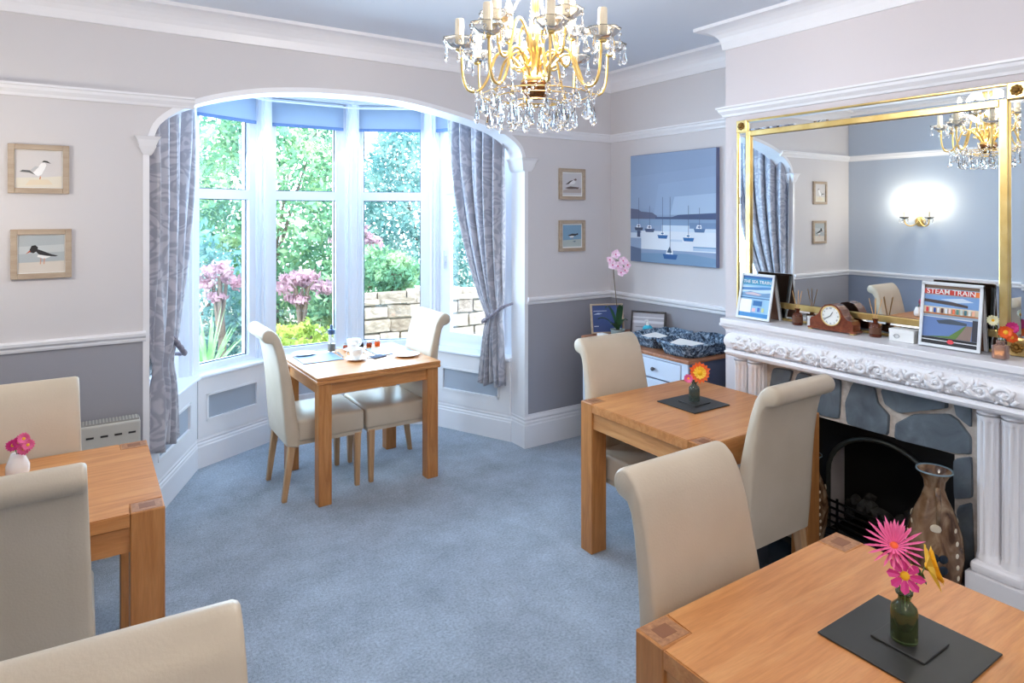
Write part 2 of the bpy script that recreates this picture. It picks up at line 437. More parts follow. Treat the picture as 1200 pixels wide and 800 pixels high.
# ================================================================ THE ROOM
YA = 3.878; XC = -.74; XB = 3.505; XF = 3.144; CY0 = .80; CY1 = 2.485; YR = -1.9; ZC = 2.79
bm = bm_new(); box(bm, XC - .2, XB + .2, YR - .2, YA + .02, -.1, 0); prism(bm, [(.1, YA + .02), (2.9, YA + .02)] + [(x, y) for x, y in [(2.9, 4.1), (2.5, 4.9), (1.9, 5.2), (1.05, 5.2), (.45, 4.9), (.1, 4.1)]], -.1, 0)
struct('floor', bm, 'carpet')
bm = bm_new(); box(bm, XC - .2, XB + .2, YR - .2, YA + .18, ZC, ZC + .1); struct('ceiling', bm, 'ceiling')
bm = bm_new(); prism(bm, [(.1, 4.03), (2.9, 4.03), (2.62, 4.95), (1.9, 5.32), (1.05, 5.32), (.34, 4.95)], 2.60, 2.68)
struct('ceiling_bay', bm, 'white')

# wall with the arched opening
ARCH = [(.276, 2.0), (.298, 2.10), (.335, 2.184), (.436, 2.265), (.60, 2.335), (.82, 2.391), (1.03, 2.420), (1.22, 2.434), (1.48, 2.440), (1.72, 2.432), (1.93, 2.405), (2.14, 2.368), (2.34, 2.325), (2.50, 2.272), (2.62, 2.19), (2.662, 2.10), (2.680, 2.0)]
def smooth_curve(pts, k=4):
    out = []
    for i in range(len(pts) - 1):
        p0 = Vector(pts[max(i - 1, 0)]); p1 = Vector(pts[i]); p2 = Vector(pts[i + 1]); p3 = Vector(pts[min(i + 2, len(pts) - 1)])
        for j in range(k):
            t = j / k
            out.append(.5 * ((2 * p1) + (-p0 + p2) * t + (2 * p0 - 5 * p1 + 4 * p2 - p3) * t * t + (-p0 + 3 * p1 - 3 * p2 + p3) * t ** 3))
    out.append(Vector(pts[-1])); return [tuple(p) for p in out]
AR = smooth_curve(ARCH, 4)
LJ, RJ = .276, 2.680
bm = bm_new()
box(bm, XC - .2, LJ, YA, YA + .162, 0, ZC)
box(bm, RJ, XB + .2, YA, YA + .162, 0, ZC)
top = [(x, YA, z) for x, z in AR]
ext(bm, [(LJ, YA, ZC)] + top + [(RJ, YA, ZC)], (0, .162, 0))
struct('wall_back', bm, 'wall')
bm = bm_new()
def offs_curve(pts, d):
    o = []
    for i, p in enumerate(pts):
        a = Vector(pts[max(i - 1, 0)]); b = Vector(pts[min(i + 1, len(pts) - 1)]); t = (b - a).normalized(); o.append((p[0] + t.y * d, p[1] - t.x * d))
    return o
full = [(LJ, .0), (LJ, 1.0)] + AR + [(RJ, 1.0), (RJ, 0)]
for (d0, d1, y0, y1) in ((-.018, .012, YA - .006, YA + .168),):
    ins = offs_curve(full, d1); out = offs_curve(full, d0)
    ra = [bm.verts.new((x, y0, z)) for x, z in out]; rb = [bm.verts.new((x, y0, z)) for x, z in ins]
    rc = [bm.verts.new((x, y1, z)) for x, z in ins]; rd = [bm.verts.new((x, y1, z)) for x, z in out]
    for i in range(len(full) - 1):
        for p, q in ((ra, rb), (rb, rc), (rc, rd), (rd, ra)): bm.faces.new((p[i], p[i + 1], q[i + 1], q[i]))
struct('trim_1', bm, 'white', label='white arch lining around the bay window opening')
def capital(name, x0, x1):
    bm = bm_new()
    for z0, z1, g in ((2.005, 2.025, -.010), (2.025, 2.05, .0), (2.05, 2.082, .008), (2.082, 2.10, .020)):
        g0 = g; a = [(x0 - g0, YA - .018 - g0), (x1 + g0, YA - .018 - g0), (x1 + g0, YA + .16), (x0 - g0, YA + .16)]
        gz = g + .012
        b = [(x0 - gz, YA - .018 - gz), (x1 + gz, YA - .018 - gz), (x1 + gz, YA + .16), (x0 - gz, YA + .16)]
        va = [bm.verts.new((x, y, z0)) for x, y in a]; vb = [bm.verts.new((x, y, z1)) for x, y in b]
        bm.faces.new(va[::-1]); bm.faces.new(vb)
        for i in range(4): bm.faces.new((va[i], va[(i + 1) % 4], vb[(i + 1) % 4], vb[i]))
    return struct(name, bm, 'white')
capital('trim_2', .250, .308); capital('trim_3', 2.645, 2.735)

bm = bm_new(); box(bm, XC - .2, XC, YR - .2, YA, 0, ZC); struct('wall_left', bm, 'wall_blue')
bm = bm_new(); box(bm, XB, XB + .2, YR - .2, YA, 0, ZC)
struct('wall_right', bm, 'wall')
bm = bm_new()
# chimney breast with a firebox hole (y 1.235..1.965, z 0..0.70)
OY0, OY1, OZ = 1.235, 1.965, .70
box(bm, XF, XB, CY0, OY0, 0, ZC); box(bm, XF, XB, OY1, CY1, 0, ZC); box(bm, XF, XB, OY0, OY1, OZ, ZC)
struct('wall_chimney', bm, 'wall_plain')
bm = bm_new(); box(bm, XF, XB, OY0, OY1, 0, .02); box(bm, XB - .02, XB, OY0, OY1, .02, OZ); 
struct('wall_firebox', bm, 'black')
bm = bm_new(); box(bm, XC - .2, XB + .2, YR - .2, YR, 0, ZC); struct('wall_rear', bm, 'wall')

ROOM = [(XC, YR), (XC, YA), (XB, YA), (XB, CY1), (XF, CY1), (XF, CY0), (XB, CY0), (XB, YR)]
# cornice: coved profile
cov = [(0, 2.655), (.012, 2.655), (.016, 2.675)] + [(.016 + .10 * (1 - math.cos(a)), 2.675 + .095 * math.sin(a)) for a in [R(15 * k) for k in range(1, 7)]] + [(.13, 2.77), (.13, ZC), (0, ZC)]
bm = bm_new(); mould(bm, ROOM, cov, -1, True); struct('trim_4', bm, 'white', label='white coved cornice')
rail = [(0, 2.262), (.012, 2.262), (.016, 2.275), (.030, 2.292), (.034, 2.306), (.042, 2.310), (.042, 2.320), (0, 2.320)]
bm = bm_new(); mould(bm, [(XC, YR), (XC, YA), (.50, YA)], rail); struct('trim_5', bm, 'white', label='white picture rail left of the arch')
bm = bm_new(); mould(bm, [(2.45, YA), (XB, YA), (XB, CY1), (XF, CY1), (XF, CY0), (XB, CY0), (XB, YR)], rail); struct('trim_6', bm, 'white', label='white picture rail right of the arch')
dado = [(0, 1.036), (.010, 1.036), (.014, 1.046), (.014, 1.055), (.026, 1.066), (.028, 1.080), (.022, 1.089), (0, 1.089)]
bm = bm_new(); mould(bm, [(XC, YR), (XC, YA), (LJ - .005, YA)], dado); struct('trim_7', bm, 'white', label='white dado rail left of the bay')
bm = bm_new(); mould(bm, [(RJ + .01, YA), (XB, YA), (XB, CY1)], dado); struct('trim_8', bm, 'white', label='white dado rail right of the bay')
base = [(0, 0), (.022, 0), (.022, .16), (.018, .168), (.018, .182), (.012, .192), (.016, .206), (.008, .222), (.006, .237), (0, .237)]
bm = bm_new(); mould(bm, [(XC, YR), (XC, YA), (LJ - .018, YA)], base); struct('baseboard_left', bm, 'white')
bm = bm_new(); mould(bm, [(RJ - .0, YA + .17), (RJ, YA), (XB, YA), (XB, CY1), (XF, CY1), (XF, 2.30)], base); struct('baseboard_right', bm, 'white')
bm = bm_new(); mould(bm, [(XF, .92), (XF, CY0), (XB, CY0), (XB, YR), (XC, YR)], base); struct('baseboard_rear', bm, 'white')

# ---- the bay: low wall with recessed panels, sill, windows
bm = bm_new()
outer = []
for i, p in enumerate(BAY):
    if i == 0: n = Vector((seg(0, 0, 1))) - Vector(BAY[0]); outer.append(Vector(p) + n * .22)
    elif i == 5: n = Vector((seg(4, SEGL[4], 1))) - Vector(BAY[5]); outer.append(Vector(p) + n * .22)
    else:
        n1 = Vector(seg(i - 1, 0, 1)) - Vector(seg(i - 1, 0, 0)); n2 = Vector(seg(i, 0, 1)) - Vector(seg(i, 0, 0)); m_ = (n1 + n2).normalized()
        outer.append(Vector(p) + m_ / m_.dot(n1) * .22)
for i in range(5):
    prism(bm, [BAY[i], BAY[i + 1], tuple(outer[i + 1]), tuple(outer[i])], -.3, .60)
    prism(bm, [BAY[i], BAY[i + 1], tuple(outer[i + 1]), tuple(outer[i])], 2.575, 2.75)
struct('wall_bay', bm, 'upvc')
bm = bm_new(); mould(bm, [BAY[0], BAY[1], BAY[2], BAY[3], BAY[4], BAY[5]], [(o * .9, z * .88) for o, z in base], -1)
struct('baseboard_bay', bm, 'white')
# raised framing with a blue panel inside, per side of the bay
def seg_box(bm, i, a0, a1, o0, o1, z0, z1):
    prism(bm, [seg(i, a0, o0), seg(i, a1, o0), seg(i, a1, o1), seg(i, a0, o1)], z0, z1)
for i in range(5):
    L = SEGL[i]; a0, a1 = (.072, L - .105) if i in (1, 2, 3) else (.14, L - .105)
    if i == 0: a0, a1 = .105, L - .14
    b = bm_new()
    seg_box(b, i, a0, a1, -.004, .0, .302, .485)
    pn = struct('wall_panel', b, 'bay_panel')
    b = bm_new()
    seg_box(b, i, .01, a0, -.016, 0, .2, .60); seg_box(b, i, a1, L - .01, -.016, 0, .2, .60)
    seg_box(b, i, a0, a1, -.016, 0, .2, .302); seg_box(b, i, a0, a1, -.016, 0, .485, .60)
    # inner bead
    t = .014
    seg_box(b, i, a0, a0 + t, -.021, -.004, .302, .485); seg_box(b, i, a1 - t, a1, -.021, -.004, .302, .485)
    seg_box(b, i, a0, a1, -.021, -.004, .302, .302 + t); seg_box(b, i, a0, a1, -.021, -.004, .485 - t, .485)
    o = obj('panel_frame', b, 'white', pn)
bm = bm_new()
mould(bm, [BAY[0], BAY[1], BAY[2], BAY[3], BAY[4], BAY[5]], [(-.20, .598), (.035, .598), (.045, .606), (.045, .617), (.038, .624), (-.20, .624)], -1)
struct('windowsill', bm, 'upvc')
# corner posts between the windows
for i in (1, 2, 3, 4):
    b = bm_new()
    s0, s1 = i - 1, i
    L0 = SEGL[s0]
    def po(g, o): return [seg(s0, L0 - g, o), seg(s1, g, o)]
    def corner(o):
        n1 = Vector(seg(s0, 0, 1)) - Vector(seg(s0, 0, 0)); n2 = Vector(seg(s1, 0, 1)) - Vector(seg(s1, 0, 0)); m_ = (n1 + n2).normalized()
        return tuple(Vector(BAY[i]) + m_ / m_.dot(n1) * o)
    prism(b, [seg(s0, L0 - .035, .03), corner(.03), seg(s1, .035, .03), seg(s1, .035, .2), corner(.2), seg(s0, L0 - .035, .2)], .624, 2.575)
    prism(b, [seg(s0, L0 - .016, .012), corner(.012), seg(s1, .016, .012), seg(s1, .016, .05), corner(.05), seg(s0, L0 - .016, .05)], .624, 2.575)
    struct('trim_%d' % (8 + i), b, 'upvc', label='white corner post of the bay window')

def window(n, i, g0, g1, zb, zm0, zm1, zt, sash=False):
    L = SEGL[i]; a, c = .02, L - .02
    b = bm_new()
    o0, o1 = .085, .165
    seg_box(b, i, a, g0, o0, o1, .624, 2.575); seg_box(b, i, g1, c, o0, o1, .624, 2.575)
    seg_box(b, i, g0, g1, o0, o1, .624, zb); seg_box(b, i, g0, g1, o0, o1, zm0, zm1); seg_box(b, i, g0, g1, o0, o1, zt, 2.575)
    # stepped inner bead round the frame
    seg_box(b, i, a, a + .022, .06, .09, .624, 2.575); seg_box(b, i, c - .022, c, .06, .09, .624, 2.575)
    if sash:
        for z0, z1 in ((zb, zm0), (zm1, zt)):
            s = .045; 
            seg_box(b, i, g0 - .012, g0 + s, o0 - .02, o0 + .01, z0 - .012, z1 + .012); seg_box(b, i, g1 - s, g1 + .012, o0 - .02, o0 + .01, z0 - .012, z1 + .012)
            seg_box(b, i, g0 + s, g1 - s, o0 - .02, o0 + .01, z0 - .012, z0 + s); seg_box(b, i, g0 + s, g1 - s, o0 - .02, o0 + .01, z1 - s, z1 + .012)
    w_ = struct('window_%d' % n, b, 'upvc')
    for z0, z1 in ((zb, zm0), (zm1, zt)):
        b = bm_new(); seg_box(b, i, g0 - .01, g1 + .01, .127, .131, z0 - .01, z1 + .01); obj('pane', b, 'clear', w_)
        b = bm_new(); t = .006
        for q in ((g0, g0 + t, z0, z1), (g1 - t, g1, z0, z1), (g0, g1, z0, z0 + t), (g0, g1, z1 - t, z1)):
            seg_box(b, i, q[0], q[1], .122, .1265, q[2], q[3])
        obj('gasket', b, 'gasket', w_)
    return w_
W = [window(1, 0, .12, .66, .70, 1.80, 1.872, 2.50, True), window(2, 1, .092, .500, .660, 1.803, 1.872, 2.54), window(3, 2, .078, .540, .662, 1.803, 1.872, 2.54),
     window(4, 3, .062, .526, .662, 1.803, 1.872, 2.54), window(5, 4, .115, .66, .70, 1.80, 1.872, 2.50, True)]
b = bm_new(); P = seg(4, .085, .06); prism(b, [seg(4, .10, .045), seg(4, .125, .045), seg(4, .125, .066), seg(4, .10, .066)], 1.30, 1.36); prism(b, [seg(4, .104, .03), seg(4, .122, .03), seg(4, .122, .046), seg(4, .104, .046)], 1.25, 1.40)
obj('window_handle', b, 'upvc', W[4])
# roller blinds
for i, wh in zip(range(5), ('first side window behind the left curtain', 'window beside the left curtain', 'left of the two middle windows', 'right of the two middle windows', 'window beside the right curtain')):
    L = SEGL[i]; a0, a1 = (.03, L - .07)
    t = thing('roller_blind', 'short pale blue roller blind, at the ' + wh, 'blind', (0, 0, 0), 0, 'blue blinds at the bay window heads')
    b = bm_new(); seg_box(b, i, a0, a1, .048, .051, 2.385, 2.56); obj('blind_cloth', b, 'blind', t)
    b = bm_new(); seg_box(b, i, a0, a1, .044, .056, 2.362, 2.385); obj('bottom_bar', b, mat('blue_bar', (96, 128, 180), .5), t)
    b = bm_new(); tube(b, [seg(i, a0, .065) + (2.555,), seg(i, a1, .065) + (2.555,)], .018, 12); obj('roller', b, 'upvc', t, smooth=True)

# ---- curtains
def curtain(name, side, label):
    """side 0 = left (segment 0), 4 = right (segment 4)"""
    t = thing(name, label, 'curtain', (0, 0, 0), 0, 'grey patterned curtains tied back in the bay')
    nu, nv = 90, 70
    vs, uv = [], []
    folds = 5
    for j in range(nv + 1):
        tz = j / nv; z = 2.52 - tz * (2.52 - .42)
        # opened width measured from the room end of the segment
        tie = 0.88 if side == 0 else 0.93
        k = (2.52 - z) / (2.52 - tie)
        if z > tie:
            wd = .50 - .375 * max(0, (k - .12) / .88) ** 1.9
            s0 = .01 + 0.03 * k ** 2
        else:
            q = (tie - z) / (tie - .42); wd = .125 + .09 * q ** .8; s0 = .04 - .02 * q
        if side == 0: s0 -= .145; wd += .075
        gather = math.exp(-((z - tie) / .09) ** 2)
        for i in range(nu + 1):
            s = i / nu
            a = s0 + s * wd
            ph = s * folds * 2 * math.pi
            amp = (.040 * (1 - .55 * gather)) * (.7 + .5 * math.sin(s * 9.1 + 1.3) ** 2)
            o = -.085 + amp * math.sin(ph + .5 * math.sin(z * 2.3 + s * 5)) + .010 * math.sin(ph * 2.3 + z * 3)
            if z < tie: o += .03 * math.sin(s * math.pi) * ((tie - z) / .5)
            aa = a + .008 * math.sin(ph * 1.0 + 1.5)
            if side == 4: p = seg(4, SEGL[4] - aa, o)
            else: p = seg(0, aa, o)
            vs.append((p[0], p[1], z + .012 * math.sin(s * 14) * (1 if j == nv else 0)))
            uv.append((s * 1.1, z))
    fs = [(j * (nu + 1) + i, j * (nu + 1) + i + 1, (j + 1) * (nu + 1) + i + 1, (j + 1) * (nu + 1) + i) for j in range(nv) for i in range(nu)]
    me = bpy.data.meshes.new('drape'); me.from_pydata(vs, [], fs); me.update()
    ul = me.uv_layers.new(name='UVMap')
    for l in me.loops: ul.data[l.index].uv = uv[l.vertex_index]
    o = link('drape', me, 'damask', t, smooth='all')
    md = o.modifiers.new('thick', 'SOLIDIFY'); md.thickness = .003
    # rope tie
    b = bm_new(); pts = []
    for k in range(40):
        f = k / 39; a = -.01 + f * .19
        p = seg(4, SEGL[4] - a, -.135 + .0 * f) if side == 4 else seg(0, a, -.135)
        pts.append((p[0], p[1], 1.02 - .13 * f + .004 * math.sin(k * 1.9)))
    tube(b, pts, [.012 + .005 * math.sin(k * 1.9) for k in range(40)], 8)
    p = seg(4, SEGL[4] - .17, -.12) if side == 4 else seg(0, .17, -.12)
    q = seg(4, SEGL[4] - .17, -.04) if side == 4 else seg(0, .17, -.04)
    tube(b, [(p[0], p[1], .895), (q[0], q[1], .90)], .010, 8)
    p = seg(4, SEGL[4] + .005, -.13) if side == 4 else seg(0, -.005, -.13)
    q = seg(4, SEGL[4] + .012, -.02) if side == 4 else seg(0, -.012, -.02)
    tube(b, [(p[0], p[1], 1.02), (q[0], q[1], 1.03)], .010, 8)
    obj('tie_back', b, 'tie', t, smooth=True)
    return t
curtain('curtain', 0, 'grey damask curtain at the left end of the bay, tied low')
curtain('curtain', 4, 'grey damask curtain at the right end of the bay, tied low')
b = bm_new(); tube(b, [seg(0, .02, -.07) + (2.53,), seg(0, SEGL[0] - .02, -.07) + (2.53,), seg(1, .1, -.07) + (2.53,), seg(2, .0, -.07) + (2.53,), seg(2, SEGL[2], -.07) + (2.53,), seg(3, SEGL[3] - .1, -.07) + (2.53,), seg(4, .02, -.07) + (2.53,), seg(4, SEGL[4] - .02, -.07) + (2.53,)], .006, 6)
tag(obj('curtain_track', b, 'upvc'), 'thin white curtain track following the bay ceiling', 'curtain track')

# ================================================================ CHAIRS
def chair_proto():
    t = thing('dining_chair', 'x', 'chair')
    W2 = .222
    # back profile (y,z); chair faces +y
    rear = [(-.195, .315), (-.238, .33), (-.250, .42), (-.258, .52), (-.266, .64), (-.278, .76), (-.294, .86), (-.308, .915), (-.322, .938)]
    ang = [R(a) for a in range(245, 40, -15)]
    roll = [(-.335 + .040 * math.cos(a), .981 + .040 * math.sin(a)) for a in ang]
    front = [(-.290, .995), (-.266, .955), (-.246, .89), (-.230, .82), (-.208, .71), (-.190, .60), (-.177, .48), (-.165, .40), (-.165, .315)]
    prof = rear + roll + front
    bm = bm_new()
    ny = 8; rows = []
    for k, x in enumerate([-W2, -W2 + .004, -W2 + .014, -W2 + .05, 0, W2 - .05, W2 - .014, W2 - .004, W2]):
        ins = .010 if abs(x) == W2 else (.004 if abs(x) > W2 - .005 else 0)
        cy = sum(p[0] for p in prof) / len(prof); cz = .65
        row = []
        for i, (y, z) in enumerate(prof):
            p0 = Vector(prof[i - 1]); p1 = Vector(prof[(i + 1) % len(prof)]); d = (p1 - p0).normalized(); n = Vector((d.y, -d.x))
            tp = 1 - .10 * max(0, (z - .35) / .67)
            row.append(bm.verts.new((x * tp, y + n.x * ins, z + n.y * ins)))
        rows.append(row)
    n = len(prof)
    for a, c in zip(rows, rows[1:]):
        for i in range(n): bm.faces.new((a[i], a[(i + 1) % n], c[(i + 1) % n], c[i]))
    bm.faces.new(rows[0]); bm.faces.new(rows[-1][::-1])
    obj('backrest', bm, 'leather', t, smooth=True)
    # seat cushion: crowned top, apron with a shallow arch
    bm = bm_new(); box(bm, -W2, W2, -.175, .235, .345, .472, .018, 3)
    obj_ = obj('seat', bm, 'leather', t, smooth=True)
    for v in obj_.data.vertices:
        x, y, z = v.co
        if z > .44: v.co.z += .010 * max(0, 1 - (x / W2) ** 2) * max(0, 1 - ((y - .03) / .2) ** 2)
    bm = bm_new(); box(bm, -W2 + .012, W2 - .012, -.17, .222, .325, .350); obj('seat_base', bm, 'leather', t)
    for sx in (-1, 1):
        for yy, rake in ((.195, 0.0), (-.205, -.045)):
            bm = bm_new(); x = sx * (W2 - .028); s0, s1 = .021, .014
            a = [bm.verts.new((x + dx * s0, yy + dy * s0, .335)) for dx, dy in ((-1, -1), (1, -1), (1, 1), (-1, 1))]
            c = [bm.verts.new((x + dx * s1, yy + rake + dy * s1, 0)) for dx, dy in ((-1, -1), (1, -1), (1, 1), (-1, 1))]
            bm.faces.new(a); bm.faces.new(c[::-1])
            for i in range(4): bm.faces.new((a[i], c[i], c[(i + 1) % 4], a[(i + 1) % 4]))
            bmesh.ops.bevel(bm, geom=bm.edges[:], offset=.003, segments=1, affect='EDGES')
            obj('leg', bm, 'leg_wood', t)
    return t
chair0 = chair_proto(); used = [False]
def chair(x, y, rz, label):
    if not used[0]: c = chair0; used[0] = True
    else: c = copy_tree(chair0)
    c.location = (x, y, 0); c.rotation_euler = (0, 0, R(rz)); c['label'] = label; c['group'] = 'cream leather dining chairs'
    return c
chair(1.235, 4.12, -90, 'cream leather roll-top chair on the left side of the bay window table')
chair(1.716, 4.12, 90, 'cream leather roll-top chair on the right side of the bay window table')
chair(2.440, 2.405, 180, 'cream leather chair between the fireside table and the sideboard')
chair(2.435, 1.895, 0, 'cream leather chair with its rolled back towards us, by the fireplace')
chair(1.395, .94, 180, 'cream leather chair tucked under the nearest table, facing it')
chair(-.215, 2.926, 180, 'cream leather chair on the wall side of the left table, below the bird pictures')
chair(-.192, 2.455, 0, 'cream leather chair seen from behind, on the near side of the left table')
chair(.008, .895, 176, 'cream leather chair whose top fills the bottom left corner')

# ================================================================ TABLES
def table_block(label, x0, x1, y0, y1, rz=0, bw=.098, bd=.085):
    cx, cy = (x0 + x1) / 2, (y0 + y1) / 2; w, d = (x1 - x0) / 2, (y1 - y0) / 2
    t = thing('dining_table', label, 'table', (cx, cy, 0), rz, 'oak dining tables with corner block legs')
    g = .0015; T = .708
    bm = bm_new()
    # top with notched corners
    bevel_pts = [(-w + bw + g, -d), (w - bw - g, -d), (w - bw - g, -d + bd + g), (w, -d + bd + g), (w, d - bd - g), (w - bw - g, d - bd - g), (w - bw - g, d), (-w + bw + g, d), (-w + bw + g, d - bd - g), (-w, d - bd - g), (-w, -d + bd + g), (-w + bw + g, -d + bd + g)]
    prism(bm, bevel_pts, T, .75)
    bmesh.ops.bevel(bm, geom=[e for e in bm.edges if abs(e.verts[0].co.z - e.verts[1].co.z) < 1e-6 and e.verts[0].co.z > .74], offset=.003, segments=2, affect='EDGES')
    obj('tabletop', bm, 'oak', t)
    for sy in (-1, 1):
        bm = bm_new(); y = sy * (d - .022); box(bm, -w + bw - .01, w - bw + .01, y - .011, y + .011, .625, T - .006); obj('apron', bm, 'oak', t)
    for sx in (-1, 1):
        bm = bm_new(); x = sx * (w - .022); box(bm, x - .011, x + .011, -d + bd - .01, d - bd + .01, .625, T - .006); obj('apron', bm, 'oak_y', t)
    for sx in (-1, 1):
        for sy in (-1, 1):
            bm = bm_new(); xa, xb = sorted((sx * w, sx * (w - bw))); ya, yb = sorted((sy * d, sy * (d - bd)))
            box(bm, xa, xb, ya, yb, 0, .750, .003, 1); L_ = obj('leg', bm, 'oak_z', t)
            bm = bm_new(); box(bm, xa + .006, xb - .006, ya + .006, yb - .006, .7502, .7508); obj('end_grain', bm, 'end_grain', L_)
            bm = bm_new(); box(bm, xa + .026, xb - .026, ya + .024, yb - .024, .7509, .7513); obj('tenon', bm, mat('dark_tenon', (128, 80, 50), .5), L_)
    return t
T1 = table_block('oak dining table in front of the fireplace, bearing one orange flower', 2.110, 2.932, 1.775, 2.560)
T2 = table_block('nearest oak dining table, pink and yellow flowers on it', 1.054, 1.876, .30, 1.084)
T3 = table_block('oak dining table against the left wall, below the bird pictures', -.615, .222, 2.378, 3.122)

def window_table():
    t = thing('dining_table', 'square oak flip-top table laid for tea in the bay window', 'table', (1.515, 4.105, 0), R(1.5))
    w, d = .402, .365
    for z0, z1, nm in ((.730, .750, 'tabletop'), (.708, .7285, 'lower_leaf')):
        bm = bm_new(); box(bm, -w, w, -d, d, z0, z1, .003, 1); obj(nm, bm, 'oak', t)
    bm = bm_new()
    for sy in (-1, 1):
        bm = bm_new(); y = sy * (d - .04); box(bm, -w + .07, w - .07, y - .011, y + .011, .635, .706); obj('apron', bm, 'oak', t)
    for sx in (-1, 1):
        bm = bm_new(); x = sx * (w - .04); box(bm, x - .011, x + .011, -d + .07, d - .07, .635, .706); obj('apron', bm, 'oak_y', t)
        for sy in (-1, 1):
            bm = bm_new(); xa, xb = sorted((sx * (w - .012), sx * (w - .090))); ya, yb = sorted((sy * (d - .012), sy * (d - .085)))
            box(bm, xa, xb, ya, yb, 0, .707, .003, 1); obj('leg', bm, 'oak_z', t)
window_table()

# ================================================================ FIREPLACE
MY0, MY1 = .925, 2.335
MC = (MY0 + MY1) / 2
fp = thing('fireplace_surround', 'white carved fireplace surround with paired fluted columns', 'fireplace', (2.98, MC, 0))
def fobj(name, bm, m, parent=fp, **kw):
    bmesh.ops.translate(bm, vec=(-2.98, -MC, 0), verts=bm.verts[:]); return obj(name, bm, m, parent, **kw)
bm = bm_new()
box(bm, 2.905, XF - .002, MY0, MY1, 1.100, 1.130, .004, 2)
fobj('mantel_shelf', bm, 'white')
# moulded cornice under the shelf
bm = bm_new(); U = [(XF - .002, MY1 - .02), (2.955, MY1 - .02), (2.955, MY0 + .02), (XF - .002, MY0 + .02)]
mould(bm, U, [(0, 1.052), (.010, 1.052), (.014, 1.066), (.028, 1.082), (.036, 1.086), (.036, 1.0995), (0, 1.0995)], -1)
fobj('bed_mould', bm, 'white')
# egg and dart beads
bm = bm_new(); y = MY0 + .02
while y < MY1 - .02:
    box(bm, 2.938, 2.950, y, y + .012, 1.063, 1.080, 0); y += .022
fobj('dentil_row', bm, 'white', kind='stuff')
# bulging frieze
bm = bm_new(); pr = [(XF - .002 - 2.955, .95)]
fr = [(0, .965)] + [(.032 * math.sin(R(a)), 1.052 - .087 * (1 + math.cos(R(a))) / 2) for a in range(10, 180, 14)] + [(0, 1.052)]
U2 = [(XF - .002, MY1 - .05), (2.945, MY1 - .05), (2.945, MY0 + .05), (XF - .002, MY0 + .05)]
mould(bm, U2, fr, -1); fobj('frieze', bm, 'white', smooth=True)
# carved scrolls and leaves on the frieze
bm = bm_new()
def fx(z): # surface of the bulge
    k = max(-1, min(1, (z - 1.0085) / .0435)); return 2.945 - .032 * math.sqrt(max(0, 1 - k * k))
def relief(pts, rad, n=6):
    tube(bm, [(fx(z) - .0035, y, z) for y, z in pts], rad, n)
yy = MY0 + .10; k = 0
while yy < MY1 - .07:
    sgn = 1 if k % 2 == 0 else -1
    dirn = 1 if yy < MC else -1
    pts = [(yy + dirn * .036 * math.cos(a * sgn) * (1 - a / 9), 1.008 + sgn * .028 * math.sin(a) * (1 - a / 9)) for a in [i * .42 for i in range(17)]]
    relief(pts, [.0105 * (1 - i / 24) for i in range(17)])
    for m_ in range(4):
        a = random.uniform(0, 6.28); yb = yy + random.uniform(-.04, .04); zb = 1.008 + random.uniform(-.028, .03)
        relief([(yb + .016 * math.cos(a) * f, zb + .014 * math.sin(a) * f + .004 * math.sin(f * 3)) for f in (-1, -.4, .3, 1)], [.003, .010, .008, .002])
    ball(bm, (fx(1.008) - .003, yy, 1.008), .009, 8, 6)
    for m_ in range(3): 
        yb = yy + .043 * dirn; ball(bm, (fx(1.03 - m_ * .02), yb + random.uniform(-.008, .008), 1.03 - m_ * .02), .006, 6, 5)
    yy += .078; k += 1
yq = MY0 + .06
while yq < MY1 - .06:
    zb = 1.008 + random.uniform(-.036, .036); a = random.uniform(0, 3.14)
    relief([(yq + .010 * math.cos(a) * f, zb + .010 * math.sin(a) * f) for f in (-1, 0, 1)], [.002, .0068, .0015], 5); yq += .0085
fobj('carved_scrollwork', bm, 'white', smooth='all', kind='stuff')
bm = bm_new(); mould(bm, [(XF - .002, MY1 - .045), (2.94, MY1 - .045), (2.94, MY0 + .045), (XF - .002, MY0 + .045)], [(0, .93), (.012, .93), (.020, .938), (.026, .950), (.018, .958), (.018, .965), (0, .965)], -1)
fobj('lower_mould', bm, 'white')
bm = bm_new(); box(bm, 2.955, XF - .002, MY0 + .05, MY1 - .05, .932, 1.06); fobj('beam', bm, 'white')
# pilaster slabs and fluted columns
for side, (ya, yb) in enumerate(((MY0 + .045, MY0 + .215), (MY1 - .215, MY1 - .045))):
    bm = bm_new(); box(bm, 2.99, XF - .002, ya, yb, .0, .932); fobj('pilaster_back', bm, 'white')
    bm = bm_new(); 
    prism(bm, [(2.905, ya - .012), (XF - .002, ya - .012), (XF - .002, yb + .012), (2.905, yb + .012)], 0, .29)
    box(bm, 2.915, 3.05, ya - .004, yb + .004, .29, .335, .018, 3)
    fobj('plinth', bm, 'white')
    for q in (.27, .76):
        yc = ya + (yb - ya) * q; r0 = .039
        bm = bm_new(); n = 80; rings = []
        for z in (.335, .36, .366, .88, .886, .905):
            fl = .0 if z in (.335, .36, .886, .905) else .009
            rr = r0 + (.004 if z in (.335, .905) else 0)
            rings.append([bm.verts.new((2.985 + (rr - fl * (.5 - .5 * math.cos(10 * 2 * math.pi * k / n))) * math.cos(2 * math.pi * k / n), yc + (rr - fl * (.5 - .5 * math.cos(10 * 2 * math.pi * k / n))) * math.sin(2 * math.pi * k / n), z)) for k in range(n)])
        for a, c in zip(rings, rings[1:]):
            for k in range(n): bm.faces.new((a[k], a[(k + 1) % n], c[(k + 1) % n], c[k]))
        fobj('column', bm, 'white', smooth='all')
        bm = bm_new(); lathe(bm, [(.037, 0), (.043, .008), (.038, .014), (.044, .022), (.046, .027)], 24, (2.985, yc, .905)); fobj('capital', bm, 'white', smooth=True)
